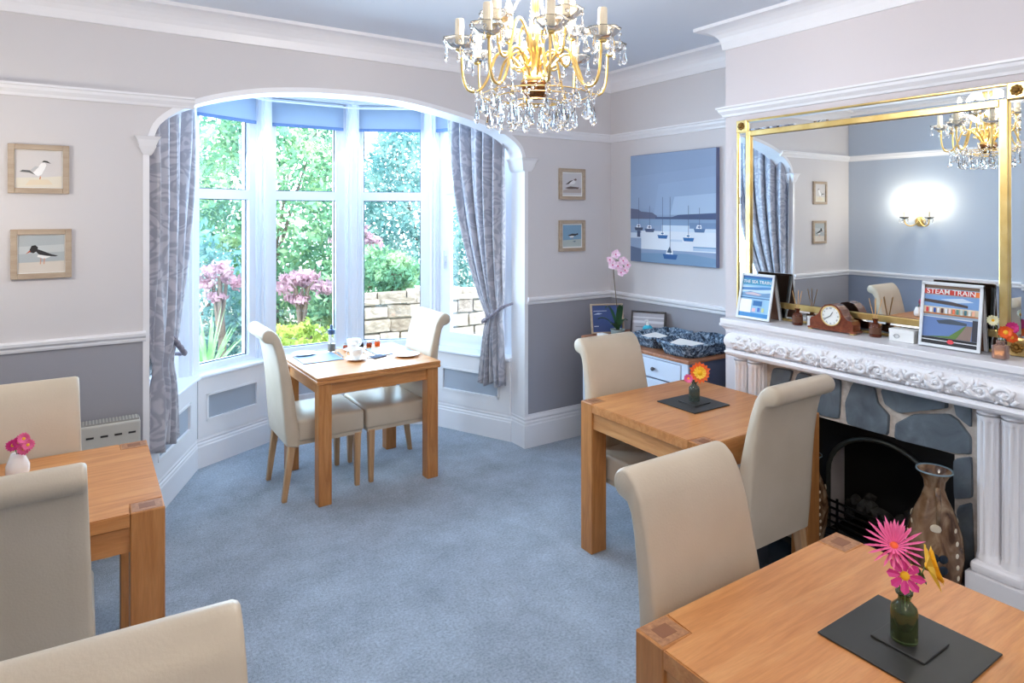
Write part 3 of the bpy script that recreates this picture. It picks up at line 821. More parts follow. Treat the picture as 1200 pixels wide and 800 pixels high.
# slate panel
SX = 3.02
bm = bm_new(); y0s, y1s = MY0 + .215, MY1 - .215
box(bm, SX, XF - .002, y0s, OY0, .0, .932); box(bm, SX, XF - .002, OY1, y1s, .0, .932); box(bm, SX, XF - .002, OY0, OY1, OZ, .932)
bmesh.ops.translate(bm, vec=(-2.98, -MC, 0), verts=bm.verts[:])
panel = obj('stone_panel', bm, 'mortar', fp)
F_, TH = 760.3, R(33.45)
def onx(u, v, x):
    t = (u - 600) / F_; dx = math.sin(TH) + t * math.cos(TH); dy = math.cos(TH) - t * math.sin(TH); k = x / dx
    return (k * dy, 1.70 - k * (v - 250) / F_)
stones = [
    [(966, 441), (985, 446), (983, 490), (957, 484), (950, 450)],
    [(1000, 449), (1025, 455), (1028.5, 472), (1041, 486), (1039.6, 509), (993, 496), (991, 471)],
    [(1033, 456), (1108, 470), (1108, 478), (1070, 482), (1054, 483), (1038, 473)],
    [(1051, 497), (1072, 486), (1112, 486), (1122, 493), (1136, 512), (1136, 531), (1117, 530), (1050, 514)],
    [(1118, 472), (1138, 477), (1138, 500), (1130, 494), (1121, 486)],
    [(1118, 539), (1138.5, 536), (1139.5, 582), (1119, 583.5)],
    [(1121, 597), (1139, 592), (1141, 660), (1142, 700), (1124, 700)],
    [(906, 432), (929, 435), (917, 470), (910, 475), (900, 470)],
    [(936, 437), (950, 440), (945, 478), (922, 476)]]
for k, s in enumerate(stones):
    pts = [onx(u, v, SX - .006) for u, v in s]
    cy = sum(p[0] for p in pts) / len(pts); cz = sum(p[1] for p in pts) / len(pts)
    bm = bm_new(); th = .009 + .003 * (k % 3)
    # rounded outline
    rp = []
    for i, p in enumerate(pts):
        a = pts[i - 1]; c = pts[(i + 1) % len(pts)]
        for f in (.16, .1):
            rp.append((p[0] + (a[0] - p[0]) * f, p[1] + (a[1] - p[1]) * f)) if f == .16 else rp.append((p[0] * .94 + (a[0] + c[0]) * .03, p[1] * .94 + (a[1] + c[1]) * .03))
        rp.append((p[0] + (c[0] - p[0]) * .16, p[1] + (c[1] - p[1]) * .16))
    rp = [(cy + (y - cy) * 1.07, min(cz + (z - cz) * 1.07, .931)) for y, z in rp]
    a_ = [bm.verts.new((SX + .001 - 2.98, y - MC, z)) for y, z in rp]
    b_v = [bm.verts.new((SX - th - 2.98, cy + (y - cy) * .94 - MC, cz + (z - cz) * .96)) for y, z in rp]
    n = len(rp); bm.faces.new(a_); bm.faces.new(b_v[::-1])
    for i in range(n): bm.faces.new((a_[i], a_[(i + 1) % n], b_v[(i + 1) % n], b_v[i]))
    obj('stone', bm, 'slate', panel)
for (ya, yb, za, zb) in ((OY1 + .01, OY1 + .145, .36, .68), (OY1 + .01, OY1 + .15, .08, .34)):
    bm = bm_new(); box(bm, SX - .011 - 2.98, SX + .001 - 2.98, ya - MC, yb - MC, za, zb, .008, 1); obj('stone', bm, 'slate', panel)

# cast iron fire insert with an arched hood
fi = thing('fire_insert', 'black cast-iron fire insert with an arched opening and grate', 'fire', (SX + .03, MC - .03, 0))
def iobj(name, bm, m, **kw):
    bmesh.ops.translate(bm, vec=(-(SX + .03), -(MC - .03), 0), verts=bm.verts[:]); return obj(name, bm, m, fi, **kw)
bm = bm_new()
cyA = (OY0 + OY1) / 2
arch = [(cyA + .26 * math.cos(a), .40 + .22 * math.sin(a)) for a in [R(180 * k / 18) for k in range(19)]]
o1_ = [(OY1, 0.05), (OY1, OZ), (OY0, OZ), (OY0, 0.05)]
outer_pts = [(OY0 + .002, .10)] + [(OY0 + .002, .40), (OY0 + .002, OZ - .002)]
# plate = strips between the arch and the outline
xa = XF + .012
def plate(pts): ext(bm, [(xa, y, z) for y, z in pts], (.012, 0, 0))
plate([(OY0 + .002, .055), (cyA - .26, .055), (cyA - .26, .40), (OY0 + .002, .40)])
plate([(cyA + .26, .055), (OY1 - .002, .055), (OY1 - .002, .40), (cyA + .26, .40)])
plate([(OY0 + .002, .40)] + [(y, z) for y, z in arch[::-1]] + [(OY1 - .002, .40), (OY1 - .002, OZ - .002), (OY0 + .002, OZ - .002)])
iobj('plate', bm, 'black_iron')
bm = bm_new(); tube(bm, [(xa - .006, cyA + .26, .06)] + [(xa - .006, y, z) for y, z in arch] + [(xa - .006, cyA - .26, .06)], .012, 8); iobj('arch_moulding', bm, mat('worn_iron', (74, 78, 74), .35, .6), smooth=True)
bm = bm_new(); 
for k in range(5): tube(bm, [(xa - .02, cyA - .25, .12 + k * .035), (xa - .045, cyA, .12 + k * .035), (xa - .02, cyA + .25, .12 + k * .035)], .006, 6)
for s in (-.2, 0, .2): tube(bm, [(xa - .03, cyA + s, .06), (xa - .03, cyA + s, .28)], .007, 6)
iobj('grate', bm, 'black_iron')
bm = bm_new(); box(bm, xa - .04, xa + .012, OY0 + .003, OY1 - .003, .055, .09, .006, 2); box(bm, xa - .025, xa + .012, OY0 + .003, OY1 - .003, .09, .115, .006, 2); iobj('base_step', bm, 'hearth')
for k in range(26):
    bm = bm_new(); r = random.uniform(.028, .045)
    bmesh.ops.create_icosphere(bm, subdivisions=1, radius=r)
    for v in bm.verts: v.co *= random.uniform(.75, 1.15)
    bmesh.ops.translate(bm, vec=(xa + .05 + random.uniform(0, .16), cyA + random.uniform(-.21, .21), .16 + random.uniform(0, .1)), verts=bm.verts[:])
    iobj('coal', bm, 'coal')
bm = bm_new(); box(bm, 2.66, SX - .002, MY0 + .08, MY1 - .06, .0, .045, .004, 2)
box(bm, SX - .002, XF - .002, OY0 + .002, OY1 - .002, .0, .045)
tag(obj('hearth_slab', bm, 'hearth'), 'polished dark slate hearth slab on the carpet before the fire', 'hearth')

# pottery vases
def pottery():
    m = noise_mat('brown_pottery', [(.35, (74, 48, 30)), (.5, (122, 92, 66)), (.65, (156, 132, 106))], (1, 1, .5), 13, 4, .15, .1, None, 1.5)
    return m
M['pottery'] = pottery(); M['pot_dot'] = mat('cream_glaze_dot', (226, 214, 190), .3); M['pot_flower'] = mat('blue_black_glaze', (24, 34, 48), .25)
def big_vase(x, y, label, rz, sc=1.0):
    t = thing('hearth_vase', label, 'vase', (x, y, .045), rz, 'brown pottery vases on the hearth')
    prof = [(.0, 0), (.055, 0), (.062, .01), (.075, .08), (.098, .20), (.104, .28), (.096, .36), (.072, .44), (.046, .50), (.036, .535), (.040, .565), (.062, .605), (.066, .61), (.060, .607), (.034, .565), (.030, .53), (.0, .50)]
    bm = bm_new(); lathe(bm, prof, 32, cap=False); obj('body', bm, 'pottery', t, smooth='all')
    bm = bm_new(); lathe(bm, [(.060, .607), (.066, .611), (.067, .604)], 32, cap=False); obj('rim', bm, mat('blue_grey_rim', (110, 130, 140), .2), t, smooth='all')
    def rad(z):
        for (r0, z0), (r1, z1) in zip(prof[1:], prof[2:12]):
            if z0 <= z <= z1: return r0 + (r1 - r0) * (z - z0) / (z1 - z0)
        return .05
    def spot(a, z, s, m, nm, el=1.0):
        r = rad(z) + .0015; bm = bm_new(); ball(bm, (0, 0, 0), s, 10, 6, (.18, 1, el))
        o = obj(nm, bm, m, t, smooth='all'); o.location = (r * math.cos(a), r * math.sin(a), z); o.rotation_euler = (0, 0, a)
    for c in (0, 2.1, 4.2):
        for k in range(8): spot(c + .75 + .08 * math.sin(k), .08 + k * .045, .008, 'pot_dot', 'glaze_dot', 1.3)
        for dx, dz in ((-.17, -.022), (.17, -.022), (-.17, .022), (.17, .022)): spot(c + dx * .85, .27 + dz * 1.0, .0165, 'pot_flower', 'glaze_petal', 1.1)
        spot(c - .1, .40, .020, 'pot_dot', 'glaze_ring', .9); spot(c - .1, .40, .0185, 'pottery', 'glaze_eye', .85)
        spot(c + .25, .10, .018, 'pot_flower', 'glaze_leaf', 1.7)
    bm = bm_new(); tube(bm, [(.036, 0, .54), (.075, 0, .555), (.1, 0, .50), (.085, 0, .42)], [.008, .010, .009, .007], 8); obj('handle', bm, 'pottery', t, smooth='all', label='curved side handle')
    t.scale = (sc, sc, sc); return t
big_vase(2.905, 1.262, 'tall brown glazed vase right of the fire opening', R(212)); big_vase(3.015, 1.868, 'brown glazed vase half hidden behind the table leg', R(200), .76)

# ================================================================ MIRROR
MX = XF - .03
mi = thing('wall_mirror', 'large gilt-framed mirror with a mirrored border above the mantel', 'mirror', (MX, 1.695, 1.132))
# local frame: y along wall, x toward the wall
h = 2.225 - 1.132; hw = .682
bm = bm_new(); box(bm, .0, .024, -hw, hw, 0, h); obj('backing', bm, 'backboard', mi)
bd = .068
def strip(name, y0, y1, z0, z1, m, x0, x1, bev=0): 
    bm = bm_new(); box(bm, x0, x1, y0, y1, z0, z1, bev); return obj(name, bm, m, mi)
strip('mirror_glass', -hw + bd + .028, hw - bd - .028, bd + .028, h - bd - .028, 'mirror', -.004, 0)
for nm, y0, y1, z0, z1 in (('border_glass', -hw + .008, -hw + bd, bd, h - bd), ('border_glass', hw - bd, hw - .008, bd, h - bd), ('border_glass', -hw + bd, hw - bd, .008, bd), ('border_glass', -hw + bd, hw - bd, h - bd, h - .008)):
    # slightly bevelled: a shallow raised centre
    bm = bm_new(); 
    iy = .012 if z1 - z0 < .2 or y1 - y0 < .2 else 0
    a = [(-.004, y0, z0), (-.004, y1, z0), (-.004, y1, z1), (-.004, y0, z1)]; c = [(-.0065, y0 + .014, z0 + .014), (-.0065, y1 - .014, z0 + .014), (-.0065, y1 - .014, z1 - .014), (-.0065, y0 + .014, z1 - .014)]
    va = [bm.verts.new(p) for p in a]; vc = [bm.verts.new(p) for p in c]; vb = [bm.verts.new((0, p[1], p[2])) for p in a]
    bm.faces.new(vc)
    for i in range(4): bm.faces.new((va[i], va[(i + 1) % 4], vc[(i + 1) % 4], vc[i])); bm.faces.new((va[i], va[(i + 1) % 4], vb[(i + 1) % 4], vb[i]))
    obj(nm, bm, 'mirror', mi)
for s0, s1, ww in ((0, .010, 1), (bd - .004, bd + .026, 2)):
    for y0, y1, z0, z1 in ((-hw + s0, -hw + s1, s0, h - s0), (hw - s1, hw - s0, s0, h - s0), (-hw + s1, hw - s1, s0, s1), (-hw + s1, hw - s1, h - s1, h - s0)):
        strip('gilt_edge' if ww == 1 else 'gilt_moulding', y0, y1, z0, z1, 'gilt', -.012 if ww == 1 else -.018, .001, .003)
for sy in (-1, 1):
    for z in (bd / 2, h - bd / 2):
        y = sy * (hw - bd / 2); bm = bm_new(); box(bm, -.016, 0, y - bd / 2, y + bd / 2, z - bd / 2, z + bd / 2, .004); o = obj('corner_block', bm, 'gilt', mi)
        bm = bm_new(); 
        for k in range(8): ball(bm, (-.018, y + .015 * math.cos(k * math.pi / 4), z + .015 * math.sin(k * math.pi / 4)), .008, 8, 6, (.6, 1, 1))
        ball(bm, (-.022, y, z), .010, 8, 6); obj('rosette', bm, mat('dark_gilt', (140, 104, 48), .4, .7), o, smooth='all')

# ================================================================ MANTEL ITEMS  (shelf top z = 1.13)
def text_panel(t, ang, w, h, polys, frame_m='frame_white', fw=.012, back='backboard', mat_name='print'):
    pass
def tent_stand(label, x, y, w, h, polys, words, rz=-90, lean=14, tz=1.131, group=None):
    """A-shaped poster stand; local front faces -y"""
    t = thing('poster_stand', label, 'poster stand', (x, y, tz), R(rz))
    L = R(lean)
    piv = Matrix.Rotation(-L, 4, 'X')
    e = bpy.data.objects.new('front_panel', bpy.data.meshes.new('front_panel'))
    bm = bm_new(); fw = .012
    box(bm, -w / 2, w / 2, 0, .006, 0, h)
    o = obj('front_panel', bm, 'backboard', t); o.rotation_euler = (-L, 0, 0); o.location = (0, 0, .003)
    bm = bm_new()
    for a in ((-w / 2, -w / 2 + fw, 0, h), (w / 2 - fw, w / 2, 0, h), (-w / 2 + fw, w / 2 - fw, 0, fw), (-w / 2 + fw, w / 2 - fw, h - fw, h)): box(bm, a[0], a[1], -.008, .004, a[2], a[3])
    obj('frame', bm, 'frame_white', o)
    flat_print('poster', w - 2 * fw, h - 2 * fw, polys, o, -.001, z0=fw)
    for s, sz, m, px, pz, sx in words: text('lettering', s, sz, m, o, (px * (w - 2 * fw), -.006, fw + pz * (h - 2 * fw)), sx=sx)
    dtop = h * math.sin(L)
    bm = bm_new(); box(bm, -w / 2, w / 2, -.006, 0, 0, h * .985); r = obj('rear_panel', bm, 'backboard', t); r.rotation_euler = (L, 0, 0); r.location = (0, 2 * dtop + .0, .003)
    bm = bm_new()
    for a in ((-w / 2, -w / 2 + fw, 0, h * .985), (w / 2 - fw, w / 2, 0, h * .985), (-w / 2, w / 2, h * .96, h * .985)): box(bm, a[0], a[1], -.012, .002, a[2], a[3])
    obj('frame', bm, 'frame_white', r)
    return t
sea_polys = [rect((150, 196, 228), 0, 0, 1, 1), rect((40, 96, 160), 0, .93, 1, 1), rect((60, 150, 190), 0, .78, 1, .93),
             rect((196, 220, 236), 0, .60, 1, .74), (((70, 130, 190)), [(0, .70), (1, .76), (1, .70), (.5, .66), (0, .64)]),
             ((110, 150, 190), [(0, .56), (.3, .62), (.7, .58), (1, .62), (1, .50), (0, .50)]), ((210, 190, 200), [(.1, .57), (.4, .60), (.7, .56), (.6, .53), (.2, .54)]),
             rect((50, 130, 190), 0, .0, 1, .10), rect((244, 248, 250), .0, .10, .40, .42), rect((30, 100, 160), .45, .28, .75, .40),
             rect((232, 190, 200), .44, .13, .55, .22), rect((70, 110, 200), .62, .14, .70, .24), rect((200, 210, 150), .76, .14, .84, .24), rect((24, 80, 140), 0, .45, 1, .47)]
tent_stand('white-framed blue sea poster stand at the left end of the mantel', 2.985, 2.185, .205, .245, sea_polys, [('THE SEA TRAIN', .0245, 'cardboard_white', 0, .85, 1.0)], -90, 13)
st = [rect((150, 170, 190), 0, 0, 1, 1), rect((110, 90, 70), 0, .94, 1, 1), ((120, 160, 210), [(0, .62), (1, .62), (1, .82), (0, .82)]), ((200, 216, 232), [(.3, .76), (.7, .8), (.9, .75), (.6, .72)]),
      ((70, 60, 60), [(0, .70), (.5, .67), (.8, .65), (.8, .69), (.5, .73), (0, .75)]), rect((222, 206, 180), 0, .52, 1, .63), rect((190, 120, 70), 0, .50, 1, .525),
      rect((214, 70, 60), 0, .84, 1, .925), rect((236, 130, 60), .9, .84, 1, .925), rect((100, 128, 180), 0, .12, 1, .46), ((70, 82, 96), [(.25, .40), (.5, .44), (.8, .40), (.8, .36), (.3, .35)]),
      ((206, 212, 220), [(0, .46), (.9, .46), (.9, .44), (0, .45)]), ((96, 128, 60), [(.1, .12), (.5, .16), (.78, .36), (.80, .34), (.62, .12)]), ((140, 120, 110), [(.62, .12), (.80, .36), (.9, .36), (.88, .12)]),
      rect((60, 62, 72), .9, .12, 1, .46), rect((40, 40, 44), 0, 0, 1, .115), rect((226, 228, 230), 0, .06, 1, .075), ((224, 70, 80), [(.46, .06), (.5, .10), (.56, .10), (.6, .06), (.56, .03), (.5, .03)])]
cols = [(220, 60, 60), (240, 240, 240), (30, 80, 160), (240, 240, 240), (90, 50, 50), (220, 228, 236), (240, 200, 190), (240, 120, 80), (90, 140, 130), (200, 214, 210), (60, 110, 120), (226, 226, 220), (240, 180, 150)]
for k, c in enumerate(cols): st.append(rect(c, .05 + k * .07, .53, .095 + k * .07, .61))
tent_stand('poster stand lettered STEAM TRAIN in white on red', 3.02, 1.258, .232, .275, st, [('STEAM TRAIN', .0300, 'cardboard_white', -.01, .883, 1.0)], -90, 8)

def reed_bottle(label, x, y, n):
    t = thing('reed_diffuser', label, 'diffuser', (x, y, 1.131), 0, 'amber reed diffusers on the mantel')
    bm = bm_new(); lathe(bm, [(.0, 0), (.022, 0), (.025, .003), (.025, .05), (.018, .060), (.010, .066), (.010, .078), (.013, .079), (.013, .084), (0, .084)], 20, cap=False); obj('bottle', bm, 'amber', t, smooth=True)
    bm = bm_new(); 
    lathe(bm, [(.0252, .014), (.0256, .016), (.0256, .042), (.0252, .044)], 20, cap=False); obj('paper_label', bm, mat('brown_label', (100, 62, 40), .7), t)
    for k in range(n):
        a = k * 6.28 / n + .4; bm = bm_new(); tube(bm, [(0, 0, .06), (.026 * math.cos(a), .026 * math.sin(a), .175)], .0017, 5); obj('reed', bm, 'reed', t)
    return t
reed_bottle('amber bottle with reeds left of the mantel clock', 3.045, 1.962, 3); reed_bottle('amber bottle with reeds right of the mantel clock', 3.052, 1.575, 4)
# pale cylinder standing in for a mirror reflection beside the first bottle
bm = bm_new(); lathe(bm, [(0, 0), (.018, 0), (.018, .05), (0, .05)], 20, cap=False); 
tag(obj('reflection_stand_in', bm, 'cardboard_white', loc=(3.07, 1.905, 1.131), smooth=True), 'small pale blue-white stand-in for a mirror reflection, between amber bottle and clock', 'candle')

# clock
ck = thing('mantel_clock', 'mahogany hump-back mantel clock with a round white dial', 'clock', (3.035, 1.762, 1.131), R(-90))
bm = bm_new(); pts = [(-.108, .012), (.108, .012), (.108, .045), (.100, .060), (.082, .064), (.062, .082), (.050, .108), (.030, .126), (0, .133), (-.030, .126), (-.050, .108), (-.062, .082), (-.082, .064), (-.100, .060), (-.108, .045)]
ext(bm, [(x, -.030, z) for x, z in pts], (0, .065, 0)); obj('case', bm, 'mahogany', ck)
bm = bm_new(); box(bm, -.118, .118, -.036, .040, .004, .014, .003); obj('plinth', bm, 'mahogany', ck)
for sx in (-1, 1):
    bm = bm_new(); box(bm, sx * .105 - .01, sx * .105 + .01, -.034, -.010, 0, .005); obj('foot', bm, 'gold', ck)
bm = bm_new(); tube(bm, [(.047 * math.cos(a), -.032, .076 + .047 * math.sin(a)) for a in [R(k * 15) for k in range(25)]], .003, 6); obj('bezel', bm, 'gold', ck, smooth='all')
bm = bm_new(); ext(bm, [(.046 * math.cos(R(k * 15)), -.0315, .076 + .046 * math.sin(R(k * 15))) for k in range(24)], (0, .001, 0)); dial = obj('dial', bm, 'clock_face', ck)
for k, s in enumerate(['XII', 'I', 'II', 'III', 'IIII', 'V', 'VI', 'VII', 'VIII', 'IX', 'X', 'XI']):
    a = R(90 - 30 * k); text('numeral', s, .010, 'ink', dial, (.036 * math.cos(a), -.0322, .076 + .036 * math.sin(a)), (R(90), -(a - R(90)), 0), .0001)
for a, l in ((R(60), .022), (R(210), .032)):
    bm = bm_new(); tube(bm, [(0, -.0335, .076), (l * math.cos(a), -.0335, .076 + l * math.sin(a))], .0013, 5); obj('hand', bm, 'ink', dial)

# white gift box
bx_ = thing('white_box', 'small white card box between the reed bottle and the train poster', 'box', (3.05, 1.447, 1.131), R(-90))
bm = bm_new(); box(bm, -.052, .052, -.03, .03, 0, .052, .002); obj('body', bm, 'cardboard_white', bx_)
bm = bm_new(); box(bm, -.053, .053, -.031, .031, .036, .055, .002); obj('lid', bm, 'cardboard_white', bx_)
bm = bm_new(); tube(bm, [(-.018 + .011 * math.cos(R(k * 30)), -.032, .024 + .009 * math.sin(R(k * 30))) for k in range(13)], .0012, 5); tube(bm, [(-.034, -.032, .024), (-.004, -.032, .024)], .001, 5); obj('emblem', bm, mat('grey_print', (150, 154, 160), .6), bx_)

# ================================================================ FLOWERS
def petal_ring(bm, n, r0, r1, wd, cup=.3, tw=0.0, z=0.0):
    for k in range(n):
        a = 2 * math.pi * k / n + tw; ca, sa = math.cos(a), math.sin(a)
        j = random.uniform(.9, 1.1)
        def P(r, s, h): return (ca * r - sa * s, sa * r + ca * s, z + h)
        pts = [(r0, 0, 0), (r0 + (r1 - r0) * .35, wd * .8, .02), (r0 + (r1 - r0) * .75, wd, .06), (r1 * j, 0, .0), (r0 + (r1 - r0) * .75, -wd, .06), (r0 + (r1 - r0) * .35, -wd * .8, .02)]
        vs = [bm.verts.new(P(r, s, cup * (r - r0) + abs(s) * .35)) for r, s, h in pts]
        mid = bm.verts.new(P(r0 + (r1 - r0) * .55, 0, cup * (r1 - r0) * .5))
        for i in range(6): bm.faces.new((vs[i], vs[(i + 1) % 6], mid))
def flower(parent, loc, aim, n, r, wd, m, eye_m, eye_r, cup=.3, rings=1, name='flower', stem_to=None, stem_r=.0013):
    q = Vector(aim).normalized().to_track_quat('Z', 'Y')
    bm = bm_new()
    for k in range(rings): petal_ring(bm, n, eye_r * .5, r * (1 - .22 * k), wd, cup + .35 * k, k * math.pi / n, .0015 * k)
    o = obj(name, bm, m, parent, loc); o.rotation_mode = 'QUATERNION'; o.rotation_quaternion = q
    if eye_r > 0:
        bm = bm_new(); ball(bm, (0, 0, .002), eye_r, 10, 6, (1, 1, .55)); obj('eye', bm, eye_m, o, smooth='all')
    if stem_to is not None:
        bm = bm_new(); a = Vector(stem_to); c = Vector(loc); mid = (a + c) / 2 + Vector((0, 0, .012)) 
        tube(bm, [a, mid, c - Vector(aim).normalized() * .002], stem_r, 6); obj('stem', bm, 'stem', parent, smooth='all')
    return o

def bottle_prof(r, h, neck, nh): return [(0, 0), (r * .95, 0), (r, .004), (r, h * .62), (r * .92, h * .70), (neck * 1.2, h * .80), (neck, h * .84), (neck, h * .95), (neck * 1.45, h * .97), (neck * 1.45, h), (neck * .8, h), (neck * .8, h * .84), (r * .86, h * .68), (r * .9, h * .6), (r * .9, .006), (0, .006)]
# nearest table: placemat, coaster, vase
def mat_and_coaster(cx, cy, w, d, name_lab, co_lab, mname, cz=.751, coaster=(0, 0), cs=.11, rz=0):
    bm = bm_new(); box(bm, -w / 2, w / 2, -d / 2, d / 2, 0, .004, .001, 1); tag(obj('placemat', bm, mname, loc=(cx, cy, cz + .0006), rot=(0, 0, rz)), name_lab, 'placemat', 'dark slate placemats')
    if co_lab:
        bm = bm_new(); box(bm, -cs / 2, cs / 2, -cs / 2, cs / 2, 0, .004, .001, 1); tag(obj('coaster', bm, mname, loc=(cx + coaster[0], cy + coaster[1], cz + .005)), co_lab, 'coaster', 'dark slate coasters')
mat_and_coaster(1.515, .712, .262, .262, 'dark slate placemat on the nearest table', 'dark slate coaster under the green glass flower bottle', 'slate_mat', coaster=(.008, -.0), cs=.112)
mat_and_coaster(2.54, 2.205, .255, .245, 'dark slate placemat on the fireside table', 'dark slate coaster under the orange flower bottle', 'slate_mat', coaster=(.01, .0), cs=.11)

v = thing('flower_vase', 'small green glass bottle of pink and yellow dahlias on the nearest table', 'vase', (1.512, .718, .7605))
bm = bm_new(); lathe(bm, bottle_prof(.027, .105, .012, .02), 28, cap=False); obj('bottle', bm, 'green_glass', v, smooth='all')
bm = bm_new(); lathe(bm, [(0, .007), (.0235, .007), (.0235, .060), (0, .060)], 20, cap=False); obj('water', bm, 'dark_water', v)
camdir = Vector((-.9, -.42, .30))
cr = Vector((.834, -.551, 0)); 
def vp(r, up, toward=0): # offset in the viewing plane: right, up, toward the camera
    return tuple(cr * r + Vector((0, 0, up)) - Vector((.551, .834, 0)) * toward)
flower(v, vp(-.022, .205), camdir + Vector((0, 0, .9)), 20, .062, .0028, 'petal_rose', 'petal_orange', .010, .25, 3, stem_to=(0, 0, .03))
flower(v, vp(-.020, .160, .036), camdir + Vector((0, 0, .0)), 8, .037, .0085, 'petal_pink', 'pollen', .0095, .18, 1, stem_to=(.003, 0, .03))
flower(v, vp(.052, .158, -.005), tuple(cr * .9 + Vector((-.3, -.2, .25))), 8, .050, .014, 'petal_yellow', 'pollen', .009, .25, 2, stem_to=(0, .003, .04))
bm = bm_new(); petal_ring(bm, 5, .0, .018, .006, .2); o = obj('leaf', bm, 'leaf_dark', v, vp(.034, .138)); o.rotation_euler = (.9, .3, 0)

v = thing('flower_vase', 'small smoky glass bottle with an orange dahlia on the fireside table', 'vase', (2.555, 2.21, .7605))
bm = bm_new(); lathe(bm, bottle_prof(.027, .10, .012, .02), 28, cap=False); obj('bottle', bm, 'grey_glass', v, smooth='all')
bm = bm_new(); lathe(bm, [(0, .007), (.0235, .007), (.0235, .055), (0, .055)], 20, cap=False); obj('water', bm, 'grey_glass', v)
cd2 = Vector((-2.5, -2.2, .7))
flower(v, vp(.024, .145, .01), cd2, 16, .052, .010, 'petal_orange', 'pollen', .012, .15, 1, stem_to=(0, 0, .03))
flower(v, vp(.024, .146, .018), cd2, 12, .034, .007, 'petal_yellow', 'pollen', .014, .25, 1)
flower(v, vp(-.032, .115, .01), cd2, 12, .024, .005, 'petal_rose', 'pollen', .006, .3, 2, stem_to=(0, 0, .03))
for k in range(5):
    bm = bm_new(); a = -.6 + k * .3
    tube(bm, [(0, 0, .09), (.02 * math.cos(a), .02 * math.sin(a), .11)], .001, 5); obj('stem', bm, 'stem', v)

v = thing('flower_vase', 'white pot of small pink daisies on the left table', 'vase', (-.197, 2.925, .752))
bm = bm_new(); lathe(bm, [(0, 0), (.028, 0), (.036, .02), (.036, .045), (.024, .075), (.020, .088), (.016, .088), (.018, .075), (0, .06)], 24, cap=False); obj('pot', bm, 'porcelain', v, smooth='all')
for r_, u_ in ((.012, .130), (.045, .120), (-.01, .118), (.030, .142), (.030, .105)):
    flower(v, vp(r_, u_, .01), (-.1, -1, .4), 14, .022, .0045, 'petal_rose' if r_ > .02 else 'petal_pink', 'petal_yellow', .006, .25, 2, stem_to=(0, 0, .07))

v = thing('flower_vase', 'square glass bottle with orange, white and pink flowers at the right end of the mantel', 'vase', (3.0, 1.066, 1.131))
bm = bm_new(); box(bm, -.024, .024, -.024, .024, 0, .055, .006); box(bm, -.012, .012, -.012, .012, .053, .072, .003); obj('bottle', bm, mat('pinkish_glass', (200, 160, 150), .05, 0, .5, Transmission_Weight=.7), v, smooth=True)
cd3 = Vector((-3, -1.05, .5))
flower(v, vp(-.030, .150, 0), cd3, 14, .022, .004, 'petal_white', 'pollen', .006, .5, 2, stem_to=(0, 0, .06))
flower(v, vp(.012, .105, .01), cd3, 14, .026, .007, 'petal_orange', 'petal_yellow', .010, .4, 2, stem_to=(0, 0, .06))
flower(v, vp(.035, .085, .01), cd3, 14, .022, .007, 'petal_orange', 'petal_yellow', .008, .4, 2, stem_to=(0, 0, .06))
flower(v, vp(.045, .120, 0), cd3, 14, .024, .006, 'petal_pink', 'petal_pink', .008, .4, 2, stem_to=(0, 0, .06))

# ================================================================ TEA THINGS ON THE WINDOW TABLE
zt = .7505
bm = bm_new(); box(bm, -.130, .130, -.125, .125, 0, .004, .001, 1); tag(obj('placemat', bm, 'blue_mat', loc=(1.285, 4.250, zt)), 'blue-grey placemat on the left half of the tea table', 'placemat')
bm = bm_new(); box(bm, -.130, .130, -.125, .125, 0, .004, .001, 1); tag(obj('placemat', bm, 'blue_mat', loc=(1.770, 4.225, zt)), 'blue-grey placemat on the right half of the tea table', 'placemat')
def plate(name, x, y, r, label, z=zt, group='white plates on the tea table'):
    bm = bm_new(); lathe(bm, [(0, 0), (r * .55, 0), (r * .62, .003), (r * .97, .012), (r, .014), (r * .97, .015), (r * .6, .006), (0, .005)], 36, cap=False)
    return tag(obj(name, bm, 'porcelain', loc=(x, y, z), smooth='all'), label, name.replace('_', ' '), group)
plate('side_plate', 1.235, 4.405, .078, 'white side plate behind the left placemat'); plate('side_plate', 1.800, 4.005, .088, 'white side plate near the front right edge of the tea table')
def cup(x, y, z, label, rz, handle=True, s=1.0):
    t = thing('tea_cup', label, 'cup', (x, y, z), rz, 'white tea cups')
    bm = bm_new(); lathe(bm, [(0, .0), (.022 * s, 0), (.024 * s, .004), (.034 * s, .03 * s), (.037 * s, .060 * s), (.035 * s, .060 * s), (.032 * s, .03 * s), (.0, .006)], 28, cap=False); obj('bowl', bm, 'porcelain', t, smooth='all')
    bm = bm_new(); tube(bm, [(.035 * s, 0, .048 * s), (.052 * s, 0, .048 * s), (.057 * s, 0, .034 * s), (.048 * s, 0, .02 * s), (.032 * s, 0, .017 * s)], .0035, 6); obj('handle', bm, 'porcelain', t, smooth='all')
    return t
plate('saucer', 1.475, 4.065, .068, 'white saucer under the front tea cup'); cup(1.475, 4.065, zt + .006, 'white tea cup at the front of the tea table', R(160), s=1.12)
plate('saucer', 1.560, 4.350, .068, 'white saucer under the rear tea cup'); cup(1.560, 4.350, zt + .006, 'white tea cup towards the back of the tea table', R(20), s=1.25)
t = thing('salt_grinder', 'tall clear salt grinder with a dark metal top', 'grinder', (1.425, 4.410, zt))
bm = bm_new(); lathe(bm, [(0, 0), (.026, 0), (.027, .004), (.024, .06), (.020, .10), (.020, .12), (0, .12)], 24, cap=False); obj('body', bm, 'cup_glass', t, smooth=True)
bm = bm_new(); lathe(bm, [(0, .003), (.022, .003), (.020, .055), (0, .055)], 20, cap=False); obj('salt', bm, 'porcelain', t)
